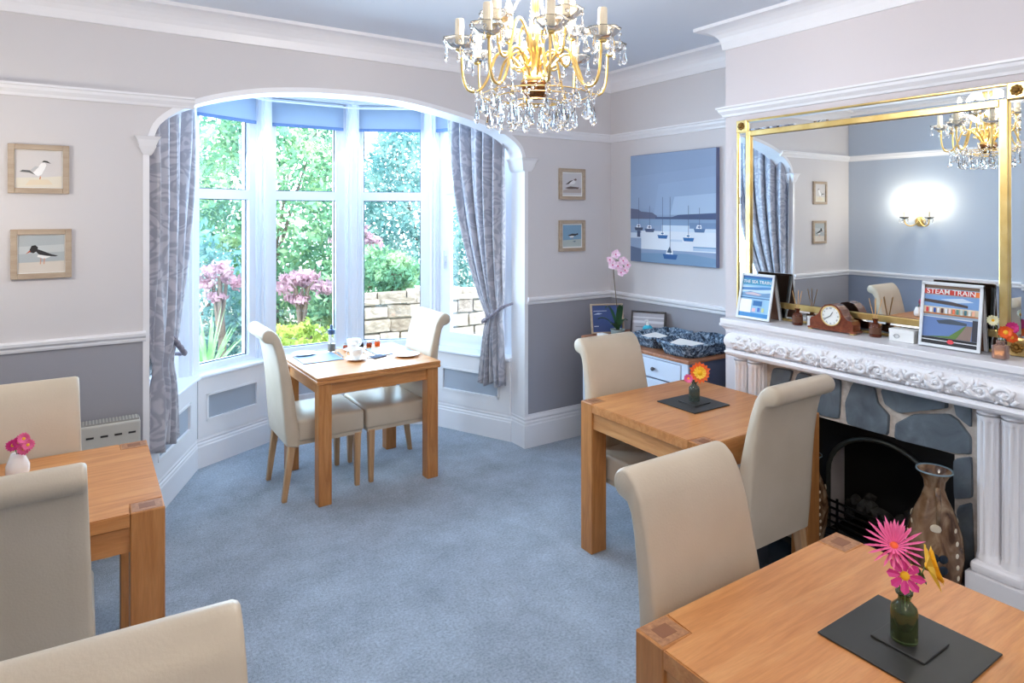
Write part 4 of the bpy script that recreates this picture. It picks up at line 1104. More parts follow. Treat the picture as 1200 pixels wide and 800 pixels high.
bm = bm_new(); lathe(bm, [(.021, .12), (.024, .124), (.024, .150), (.017, .155), (.010, .158), (.010, .178), (.005, .184), (0, .184)], 24, cap=False); obj('grinder_top', bm, mat('blue_grey_metal', (70, 90, 120), .3, .6), t, smooth=True)
for k, (x, y, m, lab) in enumerate(((1.535, 4.435, 'jam', 'small jam jar nearest the salt grinder'), (1.70, 4.42, 'jam', 'small jam jar at the back of the tea table beside the tall cup'), (1.765, 4.43, 'petal_orange', 'small marmalade jar at the far right of the jar row'), (1.645, 4.44, 'frame_black', 'small dark lidded jar in the jar row'))):
    t = thing('jam_jar', lab, 'jar', (x, y, zt), 0, 'small preserve jars on the tea table')
    bm = bm_new(); lathe(bm, [(0, 0), (.018, 0), (.020, .003), (.020, .026), (.016, .030), (0, .030)], 18, cap=False); obj('jar', bm, m, t, smooth=True)
    bm = bm_new(); lathe(bm, [(0, .030), (.018, .030), (.018, .040), (0, .040)], 18, cap=False); obj('lid', bm, 'steel' if k % 2 else 'cup_glass', t, smooth=True)
t = thing('milk_jug', 'small white milk jug beside the front saucer', 'jug', (1.515, 4.235, zt), R(200))
bm = bm_new(); lathe(bm, [(0, 0), (.020, 0), (.027, .015), (.026, .04), (.020, .058), (.024, .072), (.022, .072), (.018, .058), (.0, .01)], 24, cap=False); obj('body', bm, 'porcelain', t, smooth='all')
bm = bm_new(); tube(bm, [(.022, 0, .062), (.042, 0, .058), (.042, 0, .03), (.026, 0, .022)], .003, 6); obj('handle', bm, 'porcelain', t, smooth='all')
def cutlery(name, x, y, rz, label):
    t = thing(name, label, 'cutlery', (x, y, zt), rz, 'cutlery on the tea table')
    bm = bm_new(); box(bm, -.006, .006, -.09, .0, 0, .004, .001, 1); obj('handle', bm, 'steel', t)
    bm = bm_new(); 
    if name == 'table_knife': prism(bm, [(-.007, 0), (.007, 0), (.009, .06), (.0, .09), (-.007, .08)], .001, .003)
    else: lathe(bm, [(0, .001), (.015, .003), (.016, .005)], 16, (0, .02, 0), cap=False, sy=1.4)
    obj('blade' if name == 'table_knife' else 'bowl', bm, 'steel', t)
cutlery('table_knife', 1.605, 4.19, R(4), 'steel knife left of the right placemat'); cutlery('table_knife', 1.44, 4.28, R(-6), 'steel knife right of the left placemat')
cutlery('teaspoon', 1.535, 4.115, R(40), 'teaspoon beside the front saucer')
bm = bm_new(); box(bm, -.05, .05, -.035, .035, 0, .006, .002, 1); tag(obj('napkin', bm, mat('dark_napkin', (60, 66, 90), .9), loc=(1.625, 4.075, zt), rot=(0, 0, .3)), 'small folded dark napkin beside the right placemat', 'napkin')

# ================================================================ SIDEBOARD AND WHAT STANDS ON IT
SBX = 3.0; SY0, SY1 = 2.632, 3.628; SZ = .822
sb = thing('sideboard', 'pale blue painted sideboard with a brown wooden top in the alcove', 'sideboard', (SBX, (SY0 + SY1) / 2, 0), R(-90))
# local: x runs from +y(world) ... front faces -y local -> -x world ; local x -> -world y
sw = (SY1 - SY0) / 2
bm = bm_new(); box(bm, -sw + .012, sw - .012, .012, .49, .05, SZ - .022); obj('carcass', bm, 'shaded_side_paint', sb)
bm = bm_new(); box(bm, -sw, sw, -.006, .495, SZ - .022, SZ, .004); obj('worktop', bm, 'brown_wood', sb)
bm = bm_new(); box(bm, -sw + .012, -sw + .06, .0, .014, .0, SZ - .022); box(bm, sw - .06, sw - .012, .0, .014, .0, SZ - .022); box(bm, -sw + .06, sw - .06, .004, .014, SZ - .036, SZ - .022); box(bm, -sw + .06, sw - .06, .004, .014, .05, .09); obj('face_frame', bm, 'front_paint', sb)
cw = (2 * sw - .12) / 2
for k in range(2):
    xa_ = -sw + .06 + k * cw
    for z0, z1, nm in ((SZ - .155, SZ - .04, 'drawer'), (SZ - .29, SZ - .165, 'drawer'), (.095, SZ - .30, 'door')):
        bm = bm_new(); box(bm, xa_ + .006, xa_ + cw - .006, -.006, .012, z0, z1, .003, 1); d_ = obj(nm, bm, 'front_paint', sb)
        bm = bm_new(); xc = xa_ + cw / 2; zc = (z0 + z1) / 2
        if nm == 'door': xc = xa_ + (cw - .04 if k == 0 else .04)
        ball(bm, (xc, -.022, zc), .013, 10, 8); tube(bm, [(xc, 0, zc), (xc, -.02, zc)], .006, 8); obj('knob', bm, mat('pewter', (110, 110, 116), .3, .8), d_, smooth='all')
for x in (-sw + .03, sw - .03):
    bm = bm_new(); box(bm, x - .02, x + .02, .44, .48, 0, .05); obj('foot', bm, 'shaded_side_paint', sb)

def picture(name, label, loc, rz, w, h, fw, frame, polys, depth=.02, tilt=0, group=None, matw=0, glass=False, words=(), cat='picture'):
    t = thing(name, label, cat, loc, rz, group)
    if tilt: t.rotation_euler = (R(tilt), 0, rz)
    bm = bm_new()
    for a in ((-w / 2, -w / 2 + fw, 0, h), (w / 2 - fw, w / 2, 0, h), (-w / 2 + fw, w / 2 - fw, 0, fw), (-w / 2 + fw, w / 2 - fw, h - fw, h)): box(bm, a[0], a[1], -depth, 0, a[2], a[3], .0015, 1)
    obj('frame', bm, frame, t)
    bm = bm_new(); box(bm, -w / 2 + fw, w / 2 - fw, -depth * .4, 0, fw, h - fw); obj('mount', bm, 'cardboard_white', t)
    pw, ph = w - 2 * fw - 2 * matw, h - 2 * fw - 2 * matw
    flat_print('print', pw, ph, polys, t, -depth * .4 - .0006, z0=fw + matw)
    for s, sz, m, px, pz in words: text('lettering', s, sz, m, t, (px * pw, -depth * .4 - .006, fw + matw + pz * ph))
    if glass:
        bm = bm_new(); box(bm, -w / 2 + fw, w / 2 - fw, -depth * .8, -depth * .75, fw, h - fw); obj('glazing', bm, 'clear', t)
    return t
# four bird prints
tern = [rect((214, 210, 210), 0, 0, 1, 1), ((226, 220, 206), [(0, 0), (1, 0), (1, .32), (.6, .28), (0, .25)]), ((228, 214, 190), [(.2, .05), (.8, .08), (.7, .22), (.3, .2)]),
        ((250, 250, 250), [(.36, .38), (.48, .30), (.56, .36), (.62, .50), (.66, .62), (.62, .70), (.54, .66), (.46, .52)]), ((60, 60, 62), [(.56, .69), (.60, .74), (.68, .73), (.76, .66), (.64, .69)]),
        ((96, 98, 100), [(.08, .42), (.28, .40), (.42, .34), (.30, .46), (.14, .47)]), ((190, 192, 196), [(.34, .42), (.50, .56), (.42, .58), (.32, .48)]), ((220, 150, 100), [(.50, .22), (.52, .30), (.54, .30), (.53, .22)])]
oyster = [rect((176, 184, 188), 0, 0, 1, 1), ((214, 206, 196), [(0, 0), (1, 0), (1, .30), (0, .27)]), ((196, 202, 204), [(0, .5), (1, .55), (1, .75), (0, .7)]),
          ((240, 240, 238), [(.40, .42), (.56, .36), (.70, .42), (.60, .48), (.44, .52)]), ((26, 26, 30), [(.24, .62), (.28, .72), (.36, .74), (.42, .68), (.40, .58), (.32, .52), (.25, .55)]),
          ((34, 34, 40), [(.38, .64), (.52, .58), (.72, .48), (.86, .44), (.80, .42), (.62, .44), (.44, .48), (.38, .56)]), ((200, 90, 50), [(.24, .60), (.26, .56), (.15, .50)]),
          ((214, 150, 120), [(.46, .22), (.47, .38), (.49, .38), (.48, .22)]), ((214, 150, 120), [(.54, .22), (.55, .38), (.57, .38), (.56, .22)])]
gull = [rect((206, 204, 206), 0, 0, 1, 1), ((184, 172, 166), [(0, .2), (.3, .3), (.7, .26), (1, .34), (1, .1), (0, .1)]), ((70, 62, 60), [(.14, .48), (.40, .66), (.58, .70), (.5, .58), (.3, .50)]),
        ((236, 236, 236), [(.3, .48), (.6, .5), (.7, .62), (.58, .70), (.42, .60)]), ((120, 100, 96), [(.58, .72), (.7, .78), (.76, .70), (.66, .66)]), ((110, 96, 90), [(.1, .32), (.4, .40), (.9, .36), (.8, .28), (.3, .28)])]
plover = [rect((128, 164, 190), 0, 0, 1, 1), ((180, 190, 186), [(0, 0), (1, 0), (1, .34), (0, .3)]), ((60, 60, 62), [(.26, .52), (.5, .60), (.80, .58), (.70, .50), (.44, .47)]), ((240, 240, 240), [(.34, .48), (.5, .50), (.62, .49), (.54, .42), (.40, .42)]),
          ((50, 50, 54), [(.68, .58), (.8, .62), (.84, .56), (.76, .52)]), ((190, 120, 80), [(.50, .34), (.51, .43), (.53, .43), (.52, .34)]), ((110, 130, 140), [(.5, .24), (.7, .28), (.66, .2)])]
g = 'oak-framed bird prints'
picture('bird_print', 'oak-framed print of a white tern, upper one left of the arch', (-.178, YA - .001, 1.796), 0, .240, .235, .026, 'frame_oak', tern, group=g, matw=.004, glass=False)
picture('bird_print', 'oak-framed print of a black oystercatcher, lower one left of the arch', (-.168, YA - .001, 1.386), 0, .240, .238, .026, 'frame_oak', oyster, group=g, matw=.004, glass=False)
picture('bird_print', 'small oak-framed print of a gull, upper one right of the arch', (3.104, YA - .001, 1.804), 0, .250, .236, .026, 'frame_oak', gull, group=g, matw=.010, glass=False)
picture('bird_print', 'small oak-framed print of a plover on blue, lower one right of the arch', (3.104, YA - .001, 1.412), 0, .250, .236, .026, 'frame_oak', plover, group=g, matw=.010, glass=False)

# harbour canvas
hb = [rect((142, 162, 192), 0, 0, 1, 1), ((146, 166, 196), [(0, .5), (1, .5), (1, .85), (0, .8)]), ((150, 171, 201), [(.30, .44), (1, .44), (1, .76), (.36, .72)]), ((168, 190, 216), [(.5, .44), (1, .44), (1, .62), (.55, .60)]),
      ((100, 106, 132), [(0, .50), (.10, .49), (.14, .47), (.28, .46), (.34, .43), (.34, .40), (0, .40)]), ((78, 92, 126), [(.32, .42), (.52, .42), (.60, .44), (1, .455), (1, .395), (.32, .38)]),
      rect((134, 160, 192), 0, .34, 1, .40), rect((206, 222, 238), .40, .28, 1, .345), rect((118, 144, 180), .72, .32, 1, .37), rect((222, 230, 240), .14, .12, 1, .29), rect((200, 214, 230), 0, .22, .14, .27),
      rect((176, 198, 222), .76, .13, 1, .155), rect((108, 150, 190), .76, .155, 1, .165), ((96, 112, 140), [(0, 0), (.14, 0), (.14, .12), (0, .14)]), ((120, 152, 184), [(.14, .0), (1, .0), (1, .07), (.7, .10), (.14, .08)]),
      rect((196, 212, 230), .50, .20, .64, .22)]
for k in range(1): pass
def hull(cx, cy, s, c): return [(c, [(cx - s, cy), (cx - s * .8, cy - s * .5), (cx + s * .8, cy - s * .5), (cx + s, cy)]), ((238, 242, 246), [(cx - s * .6, cy), (cx + s * .4, cy), (cx + s * .3, cy + s * .5), (cx - s * .4, cy + s * .5)]), (c, [(cx - s * .3, cy + s * .15), (cx + s * .2, cy + s * .15), (cx + s * .2, cy + s * .35), (cx - s * .3, cy + s * .35)])]
for cx, cy, s, c, mh in ((.11, .32, .045, (70, 80, 104), .60), (.25, .31, .05, (80, 94, 124), .52), (.41, .255, .05, (56, 104, 160), .60), (.50, .085, .07, (46, 92, 148), .60), (.71, .24, .05, (50, 110, 170), .52), (.83, .32, .05, (90, 120, 160), .50)):
    hb += hull(cx, cy, s * 1.25, c); hb.append(rect((84, 96, 124), cx - .0025, cy, cx + .0025, mh))
hb += [rect((70, 82, 110), .09, .23, .13, .29), ((60, 84, 110), [(.46, .1), (.5, .16), (.52, .1)])]
cv = thing('harbour_painting', 'large unframed blue harbour canvas with moored sailing boats', 'painting', (XB - .001, (3.618 + 2.817) / 2, 1.340), R(-90))
bm = bm_new(); box(bm, -.4005, .4005, -.034, 0, 0, .796, .002, 1); obj('stretched_canvas', bm, mat('canvas_edge', (110, 118, 150), .8), cv)
flat_print('painted_face', .797, .790, hb, cv, -.0345, 'canvas', z0=.003, step=.00006)

# pictures and things on the sideboard
blue_pr = [rect((62, 84, 140), 0, 0, 1, 1), rect((200, 210, 230), .05, .78, .5, .80), rect((200, 210, 230), .05, .20, .2, .23), ((180, 200, 225), [(.05, .66), (.2, .72), (.35, .69), (.25, .66)])]
picture('framed_notice', 'blue notice in a pale wooden frame behind the orchid', (3.20, 3.575, SZ + .001), R(-22), .25, .215, .012, 'frame_oak', blue_pr, tilt=-10, cat='picture', words=())
grey_pr = [rect((168, 168, 178), 0, 0, 1, 1), rect((206, 208, 216), 0, .5, 1, .62), rect((120, 118, 128), .1, .3, .9, .34), rect((214, 214, 220), 0, .75, 1, .8)]
picture('framed_notice', 'grey print in a black frame leaning beside the orchid', (3.375, 3.345, SZ + .001), R(-57), .25, .175, .012, 'frame_black', grey_pr, tilt=-18, cat='picture')
o = thing('potted_orchid', 'pale pink moth orchid in a grey-green pot on the sideboard', 'orchid', (3.17, 3.435, SZ))
bm = bm_new(); lathe(bm, [(0, 0), (.036, 0), (.042, .01), (.050, .05), (.053, .055), (.046, .055), (.044, .045), (0, .042)], 28, cap=False); obj('pot', bm, 'pot', o, smooth='all')
bm = bm_new(); lathe(bm, [(.0, .046), (.043, .046)], 20, cap=False); obj('soil', bm, 'bark', o)
for a, l, zr, wd in ((vp(-1, 0), .14, .06, .022), (vp(-.6, 0, .2), .10, .12, .026), (vp(.1, 0, .3), .07, .13, .026), (vp(-.35, 0, .5), .11, .04, .024), (vp(.8, 0, -.3), .08, .05, .02)):
    bm = bm_new(); A = Vector(a).normalized(); side = Vector((-A.y, A.x, 0))
    rows = []
    for k in range(7):
        f = k / 6; p = A * l * f + Vector((0, 0, .05 + zr * 1.4 * math.sin(f * 2.0))); ww = wd * math.sin(math.pi * (.12 + .88 * f) ** .8) ; ww = max(ww, .002)
        rows.append([bm.verts.new(p - side * ww + Vector((0, 0, .006))), bm.verts.new(p), bm.verts.new(p + side * ww + Vector((0, 0, .006)))])
    for p, q in zip(rows, rows[1:]):
        for j in range(2): bm.faces.new((p[j], p[j + 1], q[j + 1], q[j]))
    obj('leaf', bm, 'leaf_dark', o, smooth='all')
stem_pts = [Vector(vp(x, z * 1.42)) for x, z in ((0, .05), (-.002, .12), (-.012, .20), (-.022, .27), (-.030, .33), (-.026, .37), (-.010, .385), (.02, .375), (.05, .345))]
bm = bm_new(); tube(bm, stem_pts, .0028, 6); obj('flower_stem', bm, 'stem_brown', o, smooth='all')
bm = bm_new(); tube(bm, [Vector(vp(.03, .05)), Vector(vp(.045, .16))], .0018, 6); obj('support_cane', bm, 'stem_brown', o)
for x, z, s in ((-.030, .335, .030), (.000, .330, .032), (.030, .355, .028), (-.012, .385, .030), (.018, .300, .026), (.055, .335, .022), (-.045, .36, .022), (.04, .31, .024)):
    flower(o, vp(x * 1.25, z * 1.50 + .01, .012), (-.7, -.7, .1), 5, s * 1.15, s * .52, 'petal_pale', 'petal_pink', .0055, .1, 1, name='blossom')
bx2 = bm_new(); box(bx2, -.025, .025, -.035, .035, 0, .03, .002, 1); tag(obj('card_box', bx2, 'cardboard_white', loc=(3.06, 3.47, SZ)), 'little white card box at the left front of the sideboard', 'box')
t = thing('soap_bottle', 'turquoise hand gel bottle in front of the black frame', 'bottle', (3.30, 3.270, SZ))
t.scale = (1.35, 1.35, 1.45); bm = bm_new(); lathe(bm, [(0, 0), (.025, 0), (.026, .003), (.026, .055), (.014, .066), (0, .066)], 20, cap=False, sx=1.0); obj('body', bm, 'turquoise', t, smooth=True)
bm = bm_new(); lathe(bm, [(.008, .066), (.008, .08), (.003, .08), (.003, .092), (0, .092)], 12, cap=False); tube(bm, [(0, 0, .090), (-.02, .0, .088)], .004, 6); obj('pump', bm, 'cardboard_white', t)

# two fabric-lined woven baskets holding papers
def basket(label, x, y, lx, ly, hgt, rz):
    t = thing('woven_basket', label, 'basket', (x, y, SZ + .001), rz, 'blue-black woven baskets on the sideboard')
    bm = bm_new(); n = 64; rings = []
    def se(a, ax, ay):
        c, s = math.cos(a), math.sin(a); e = .45
        return (math.copysign(abs(c) ** e, c) * ax, math.copysign(abs(s) ** e, s) * ay)
    for fz, g, wob in ((0, .0, 0), (.0, .86, 0), (.25, .90, 0), (.6, .95, .4), (.92, 1.02, .6), (1.0, 1.06, 1), (.98, 1.0, 1), (.8, .92, .5), (.3, .86, 0), (.12, .80, 0), (.12, 0, 0)):
        if g == 0: rings.append([bm.verts.new((0, 0, fz * hgt))]); continue
        row = []
        for k in range(n):
            a = 2 * math.pi * k / n; px, py = se(a, lx * g, ly * g)
            zz = fz * hgt + wob * .005 * math.sin(k * 1.7) + (-.018 * wob * math.exp(-((math.sin(a + .8)) ** 2) * 30) if math.cos(a) > 0 else 0)
            row.append(bm.verts.new((px + .0025 * math.sin(k * 2.1), py + .0025 * math.cos(k * 1.3), zz)))
        rings.append(row)
    for a, b in zip(rings, rings[1:]):
        for k in range(n):
            k2 = (k + 1) % n
            if len(a) == 1: bm.faces.new((a[0], b[k2], b[k]))
            elif len(b) == 1: bm.faces.new((a[k], a[k2], b[0]))
            else: bm.faces.new((a[k], a[k2], b[k2], b[k]))
    obj('body', bm, 'basket', t, smooth='all')
    bm = bm_new(); tube(bm, [(lx * 1.05 * 1 * (abs(math.cos(a)) ** .45) * (1 if math.cos(a) > 0 else -1), ly * 1.05 * (abs(math.sin(a)) ** .45) * (1 if math.sin(a) > 0 else -1), hgt * 1.0 + .003 * math.sin(a * 9)) for a in [2 * math.pi * k / 48 + .01 for k in range(49)]], .008, 6); obj('rim', bm, 'basket', t, smooth='all')
    return t
basket('larger woven basket of leaflets, at the right end of the sideboard', 3.245, 2.785, .235, .145, .078, R(0))
basket('smaller woven basket of leaflets beside the hand gel', 3.255, 3.090, .195, .125, .070, R(3))
for k, (x, y, z, rz, lab) in enumerate(((3.13, 2.775, SZ + .066, .2, 'white leaflet lying in the larger basket'), (3.17, 3.09, SZ + .058, -.1, 'white leaflet lying in the smaller basket'))):
    bm = bm_new(); box(bm, -.075, .075, -.085 + k * .02, .085 - k * .02, 0, .004, .001, 1); tag(obj('leaflet', bm, 'cardboard_white', loc=(x, y, z), rot=(.05, -.08, rz)), lab, 'leaflet', 'leaflets in the baskets')

# radiator under the left pictures
rd = thing('panel_radiator', 'cream panel radiator with a slotted top below the dado rail', 'radiator', (-.20, YA - .03, .12))
bm = bm_new(); box(bm, -.42, .44, -.10, 0.004, 0, .545, .008, 2); obj('casing', bm, 'radiator', rd)
bm = bm_new(); box(bm, -.415, .435, -.085, -.01, .545, .552); obj('top_grille', bm, mat('grille_grey', (150, 150, 146), .5), rd)
bm = bm_new()
for k in range(60): box(bm, -.41 + k * .0141, -.405 + k * .0141, -.084, -.011, .546, .5535)
obj('grille_bar', bm, 'radiator', rd, kind='stuff')
for k in range(14):
    bm = bm_new(); x = -.38 + k * .059; box(bm, x, x + .032, -.1025, -.0995, .485, .494); obj('vent_slot', bm, 'frame_black', rd)
for x in (-.3, .3):
    bm = bm_new(); box(bm, x - .02, x + .02, -.08, -.02, -.12, .0); obj('foot', bm, 'radiator', rd)

# ================================================================ CHANDELIER
CX, CY = 1.30, 1.82
ch = thing('chandelier', 'gilt crystal chandelier with candle tubes and hanging drops', 'chandelier', (CX, CY, 2.0))
Z0 = 2.0
def cl(p): return (p[0], p[1], p[2] - Z0)
bm = bm_new()
lathe(bm, [(0, .10), (.012, .105), (.018, .12), (.045, .135), (.052, .155), (.03, .175), (.014, .19), (.014, .24), (.028, .26), (.034, .30), (.024, .34), (.012, .36), (.012, .44), (.03, .46), (.034, .50), (.014, .54), (.008, .58), (.008, .76), (.05, .765), (.055, .785), (0, .785)], 24, cap=False)
obj('central_column', bm, 'gold', ch, smooth='all')
drop_me = None
def drop_mesh(l, wd, th=.45):
    bm = bm_new(); prof = [(0, 0), (.18, -.10), (.34, -.25), (.62, -.5), (.88, -.70), (.92, -.80), (.7, -.92), (.3, -.985), (0, -1)]
    n = 8; rings = []
    for r, z in prof:
        if r == 0: rings.append([bm.verts.new((0, 0, z * l))])
        else: rings.append([bm.verts.new((r * wd / 2 * math.cos(2 * math.pi * k / n), r * wd / 2 * th * math.sin(2 * math.pi * k / n), z * l)) for k in range(n)])
    for a, b in zip(rings, rings[1:]):
        for k in range(n):
            k2 = (k + 1) % n
            if len(a) == 1: bm.faces.new((a[0], b[k], b[k2]))
            elif len(b) == 1: bm.faces.new((a[k], b[0], a[k2]))
            else: bm.faces.new((a[k], b[k], b[k2], a[k2]))
    bmesh.ops.recalc_face_normals(bm, faces=bm.faces[:])
    me = bpy.data.meshes.new('crystal_drop'); bm.to_mesh(me); bm.free(); me.materials.append(M['crystal']); return me
DROP_L, DROP_M, DROP_S = drop_mesh(.074, .042), drop_mesh(.048, .026), drop_mesh(.040, .013, .9)
bmb = bm_new(); bmesh.ops.create_icosphere(bmb, subdivisions=1, radius=.0072); 
bead_me = bpy.data.meshes.new('crystal_bead'); bmb.to_mesh(bead_me); bmb.free(); bead_me.materials.append(M['crystal'])
ndrops = [0]
def hang(p, me, parent=ch, beads=1):
    """bead(s) then a drop hanging from local point p"""
    z = p[2]
    for k in range(beads):
        o = bpy.data.objects.new('crystal_bead', bead_me); COL.objects.link(o); o.parent = parent; o.location = (p[0], p[1], z - .008); z -= .0155
    o = bpy.data.objects.new('crystal_drop', me); COL.objects.link(o); o.parent = parent; o.location = (p[0], p[1], z); o.rotation_euler = (random.uniform(-.05, .05), 0, random.uniform(0, 6.28)); ndrops[0] += 1
def bead_string(pts, spacing=.0145, name='bead_string', r=.0058):
    bm = bm_new(); P = [Vector(p) for p in pts]
    acc = 0
    for a, b in zip(P, P[1:]):
        L_ = (b - a).length
        while acc < L_:
            bmesh.ops.create_icosphere(bm, subdivisions=1, radius=r, matrix=Matrix.Translation(a + (b - a) * (acc / L_))); acc += spacing
        acc -= L_
    return obj(name, bm, 'crystal', ch)
def arm_pts(a, r, zc, z_hub=.165):
    pr = [(.03, z_hub), (.06, z_hub + .045), (.10, z_hub + .085), (.135, z_hub + .075), (.155, z_hub + .03), (.175, z_hub - .02), (.205, z_hub - .05), (.24, z_hub - .045), (r - .005, z_hub - .005), (r, zc - .03), (r, zc)]
    sc_ = [(x if x <= .135 else .135 + (x - .135) * (r - .135) / (.27 - .135), z) for x, z in pr]
    pts = smooth_curve([(x, z) for x, z in sc_], 3)
    return [(x * math.cos(a), x * math.sin(a), z) for x, z in pts]
def candle_unit(a, r, zc, lit, nd=6):
    x, y = r * math.cos(a), r * math.sin(a)
    e = bm_new(); lathe(e, [(0, zc - .004), (.010, zc - .002), (.014, zc + .004), (.006, zc + .006), (0, zc + .006)], 16, (x, y, 0), cap=False); obj('cup_fitting', e, 'gold', ch, smooth='all')
    e = bm_new(); n = 32; rings = []
    for rr, z in ((.012, zc + .006), (.030, zc + .010), (.048, zc + .024), (.056, zc + .038), (.0575, zc + .040), (.050, zc + .028), (.031, zc + .014), (.012, zc + .010)):
        rings.append([e.verts.new((x + rr * (1 + (.05 * math.cos(8 * 2 * math.pi * k / n) if rr > .04 else 0)) * math.cos(2 * math.pi * k / n), y + rr * (1 + (.05 * math.cos(8 * 2 * math.pi * k / n) if rr > .04 else 0)) * math.sin(2 * math.pi * k / n), z)) for k in range(n)])
    for p, q in zip(rings, rings[1:]):
        for k in range(n): e.faces.new((p[k], p[(k + 1) % n], q[(k + 1) % n], q[k]))
    obj('glass_dish', e, 'cup_glass', ch, smooth='all')
    e = bm_new(); lathe(e, [(0, zc + .006), (.0145, zc + .006), (.0145, zc + .104), (.013, zc + .108), (0, zc + .106)], 16, (x, y, 0), cap=False)
    for k in range(3): tube(e, [(x + .0145 * math.cos(k * 2.1), y + .0145 * math.sin(k * 2.1), zc + .104), (x + .0155 * math.cos(k * 2.1), y + .0155 * math.sin(k * 2.1), zc + .07 - k * .012)], .0022, 5)
    obj('candle_tube', e, 'candle', ch, smooth=True)
    if lit:
        e = bm_new(); lathe(e, [(0, zc + .106), (.008, zc + .110), (.013, zc + .125), (.011, zc + .142), (.004, zc + .158), (0, zc + .164)], 12, (x, y, 0), cap=False); obj('bulb', e, 'bulb', ch, smooth='all')
    for k in range(nd):
        b = a + 2 * math.pi * (k + .5) / nd; hang((x + .053 * math.cos(b), y + .053 * math.sin(b), zc + .030), DROP_M if k % 2 else DROP_S)
a0 = R(-33.45)   # camera right direction
for k in range(8):
    a = a0 + R(8) + k * math.pi / 4
    bm = bm_new(); tube(bm, arm_pts(a, .262, .250), .0050, 8); obj('arm', bm, 'gold', ch, smooth='all')
    # wrapped glass-like second scroll
    bm = bm_new(); pts = [((.06 + .028 * math.cos(f)) * math.cos(a + .12) , (.06 + .028 * math.cos(f)) * math.sin(a + .12), .225 + .030 * math.sin(f)) for f in [i * .5 for i in range(12)]]
    tube(bm, pts, .004, 6); obj('scroll', bm, 'gold', ch, smooth='all')
    candle_unit(a, .262, .250, False, 6)
    r = .205; hang((r * math.cos(a), r * math.sin(a), .110), DROP_L, beads=2)
    hang((.155 * math.cos(a + .1), .155 * math.sin(a + .1), .16), DROP_M, beads=2)
    # bead swags between neighbouring arms
    b = a + math.pi / 4
    bead_string([((.235 - .05 * math.sin(math.pi * f)) * math.cos(a + (b - a) * f), (.235 - .05 * math.sin(math.pi * f)) * math.sin(a + (b - a) * f), .135 - .05 * math.sin(math.pi * f)) for f in [i / 8 for i in range(9)]])
    bead_string([(.045 * math.cos(a), .045 * math.sin(a), .50), (.13 * math.cos(a), .13 * math.sin(a), .36), (.20 * math.cos(a), .20 * math.sin(a), .26)], .015)
    bead_string([(.165 * math.cos(a + .39), .165 * math.sin(a + .39), .145), (.10 * math.cos(a + .39), .10 * math.sin(a + .39), .07), (.03 * math.cos(a + .39), .03 * math.sin(a + .39), .045)], .014)
for k in range(4):
    a = a0 + R(35) + k * math.pi / 2
    bm = bm_new(); tube(bm, [(p[0] * .62, p[1] * .62, p[2] + .11) for p in arm_pts(a, .262, .21)], .0052, 8); obj('arm', bm, 'gold', ch, smooth='all')
    candle_unit(a, .1625, .32, True, 5)
for n_, rr, z, me, bd_ in ((14, .135, .098, DROP_L, 2), (12, .185, .105, DROP_M, 1), (10, .085, .082, DROP_L, 1), (6, .035, .072, DROP_M, 1)):
    bm = bm_new(); tube(bm, [(rr * math.cos(R(15 * k)), rr * math.sin(R(15 * k)), z) for k in range(25)], .0022, 5); obj('drop_ring', bm, 'gold', ch)
    for k in range(n_):
        a = 2 * math.pi * k / n_ + rr * 9; hang((rr * math.cos(a), rr * math.sin(a), z), me, beads=bd_)
bm = bm_new(); lathe(bm, [(0, .09), (.03, .095), (.048, .115), (.055, .14), (.05, .15), (0, .15)], 24, cap=False); obj('lower_bowl', bm, mat('dark_gold', (150, 100, 60), .25, .9), ch, smooth='all')
bm = bm_new(); 
for z in range(9): 
    bmesh.ops.create_icosphere(bm, subdivisions=1, radius=.012, matrix=Matrix.Translation((0, 0, .19 + z * .028)))
obj('stem_beads', bm, 'crystal', ch)

# ================================================================ WALL SCONCE (left wall, seen in the mirror)
def sconce(x, y, z, power, label, shift=0):
    t = thing('wall_sconce', label, 'wall light', (x, y, z), 0, 'crystal wall lights')
    bm = bm_new(); lathe(bm, [(0, 0), (.045, 0), (.05, .008), (.03, .018), (0, .02)], 24, cap=False); bmesh.ops.rotate(bm, verts=bm.verts[:], matrix=Matrix.Rotation(R(90), 3, 'Y')); obj('wall_plate', bm, 'gold', t, smooth='all')
    for s in (-1, 1):
        pts = smooth_curve([(0, .012), (.03, -.03), (.07, -.045), (.105, -.025), (.115, .02)], 4)
        bm = bm_new(); tube(bm, [(.03 + .05 * (p[0] / .115), s * p[0], p[1]) for p in pts], .006, 8); obj('arm', bm, 'gold', t, smooth='all')
        c = (.08, s * .115)
        bm = bm_new(); lathe(bm, [(0, .02), (.03, .028), (.045, .045), (.043, .047), (.028, .034), (0, .028)], 24, (c[0], c[1], 0), cap=False); obj('glass_dish', bm, 'cup_glass', t, smooth='all')
        bm = bm_new(); lathe(bm, [(0, .03), (.011, .03), (.011, .10), (0, .10)], 14, (c[0], c[1], 0), cap=False); obj('candle_tube', bm, 'candle', t, smooth=True)
        bm = bm_new(); lathe(bm, [(0, .10), (.010, .108), (.014, .125), (.010, .145), (0, .16)], 12, (c[0], c[1], 0), cap=False); obj('bulb', bm, 'bulb', t, smooth='all')
        for k in range(5):
            a = k * 1.2566; o = bpy.data.objects.new('crystal_drop', DROP_M); COL.objects.link(o); o.parent = t; o.location = (c[0] + .04 * math.cos(a), c[1] + .04 * math.sin(a), .035)
        d = bpy.data.lights.new('sconce_bulb', 'POINT'); d.energy = power; d.color = (1.0, .88, .70); d.shadow_soft_size = .03
        l = bpy.data.objects.new('sconce_bulb_light', d); COL.objects.link(l); l.parent = t; l.location = (c[0] + .0, c[1], .19)
    return t
sconce(XC, 3.15, 1.62, 3, 'double crystal wall light on the blue wall, seen in the mirror')

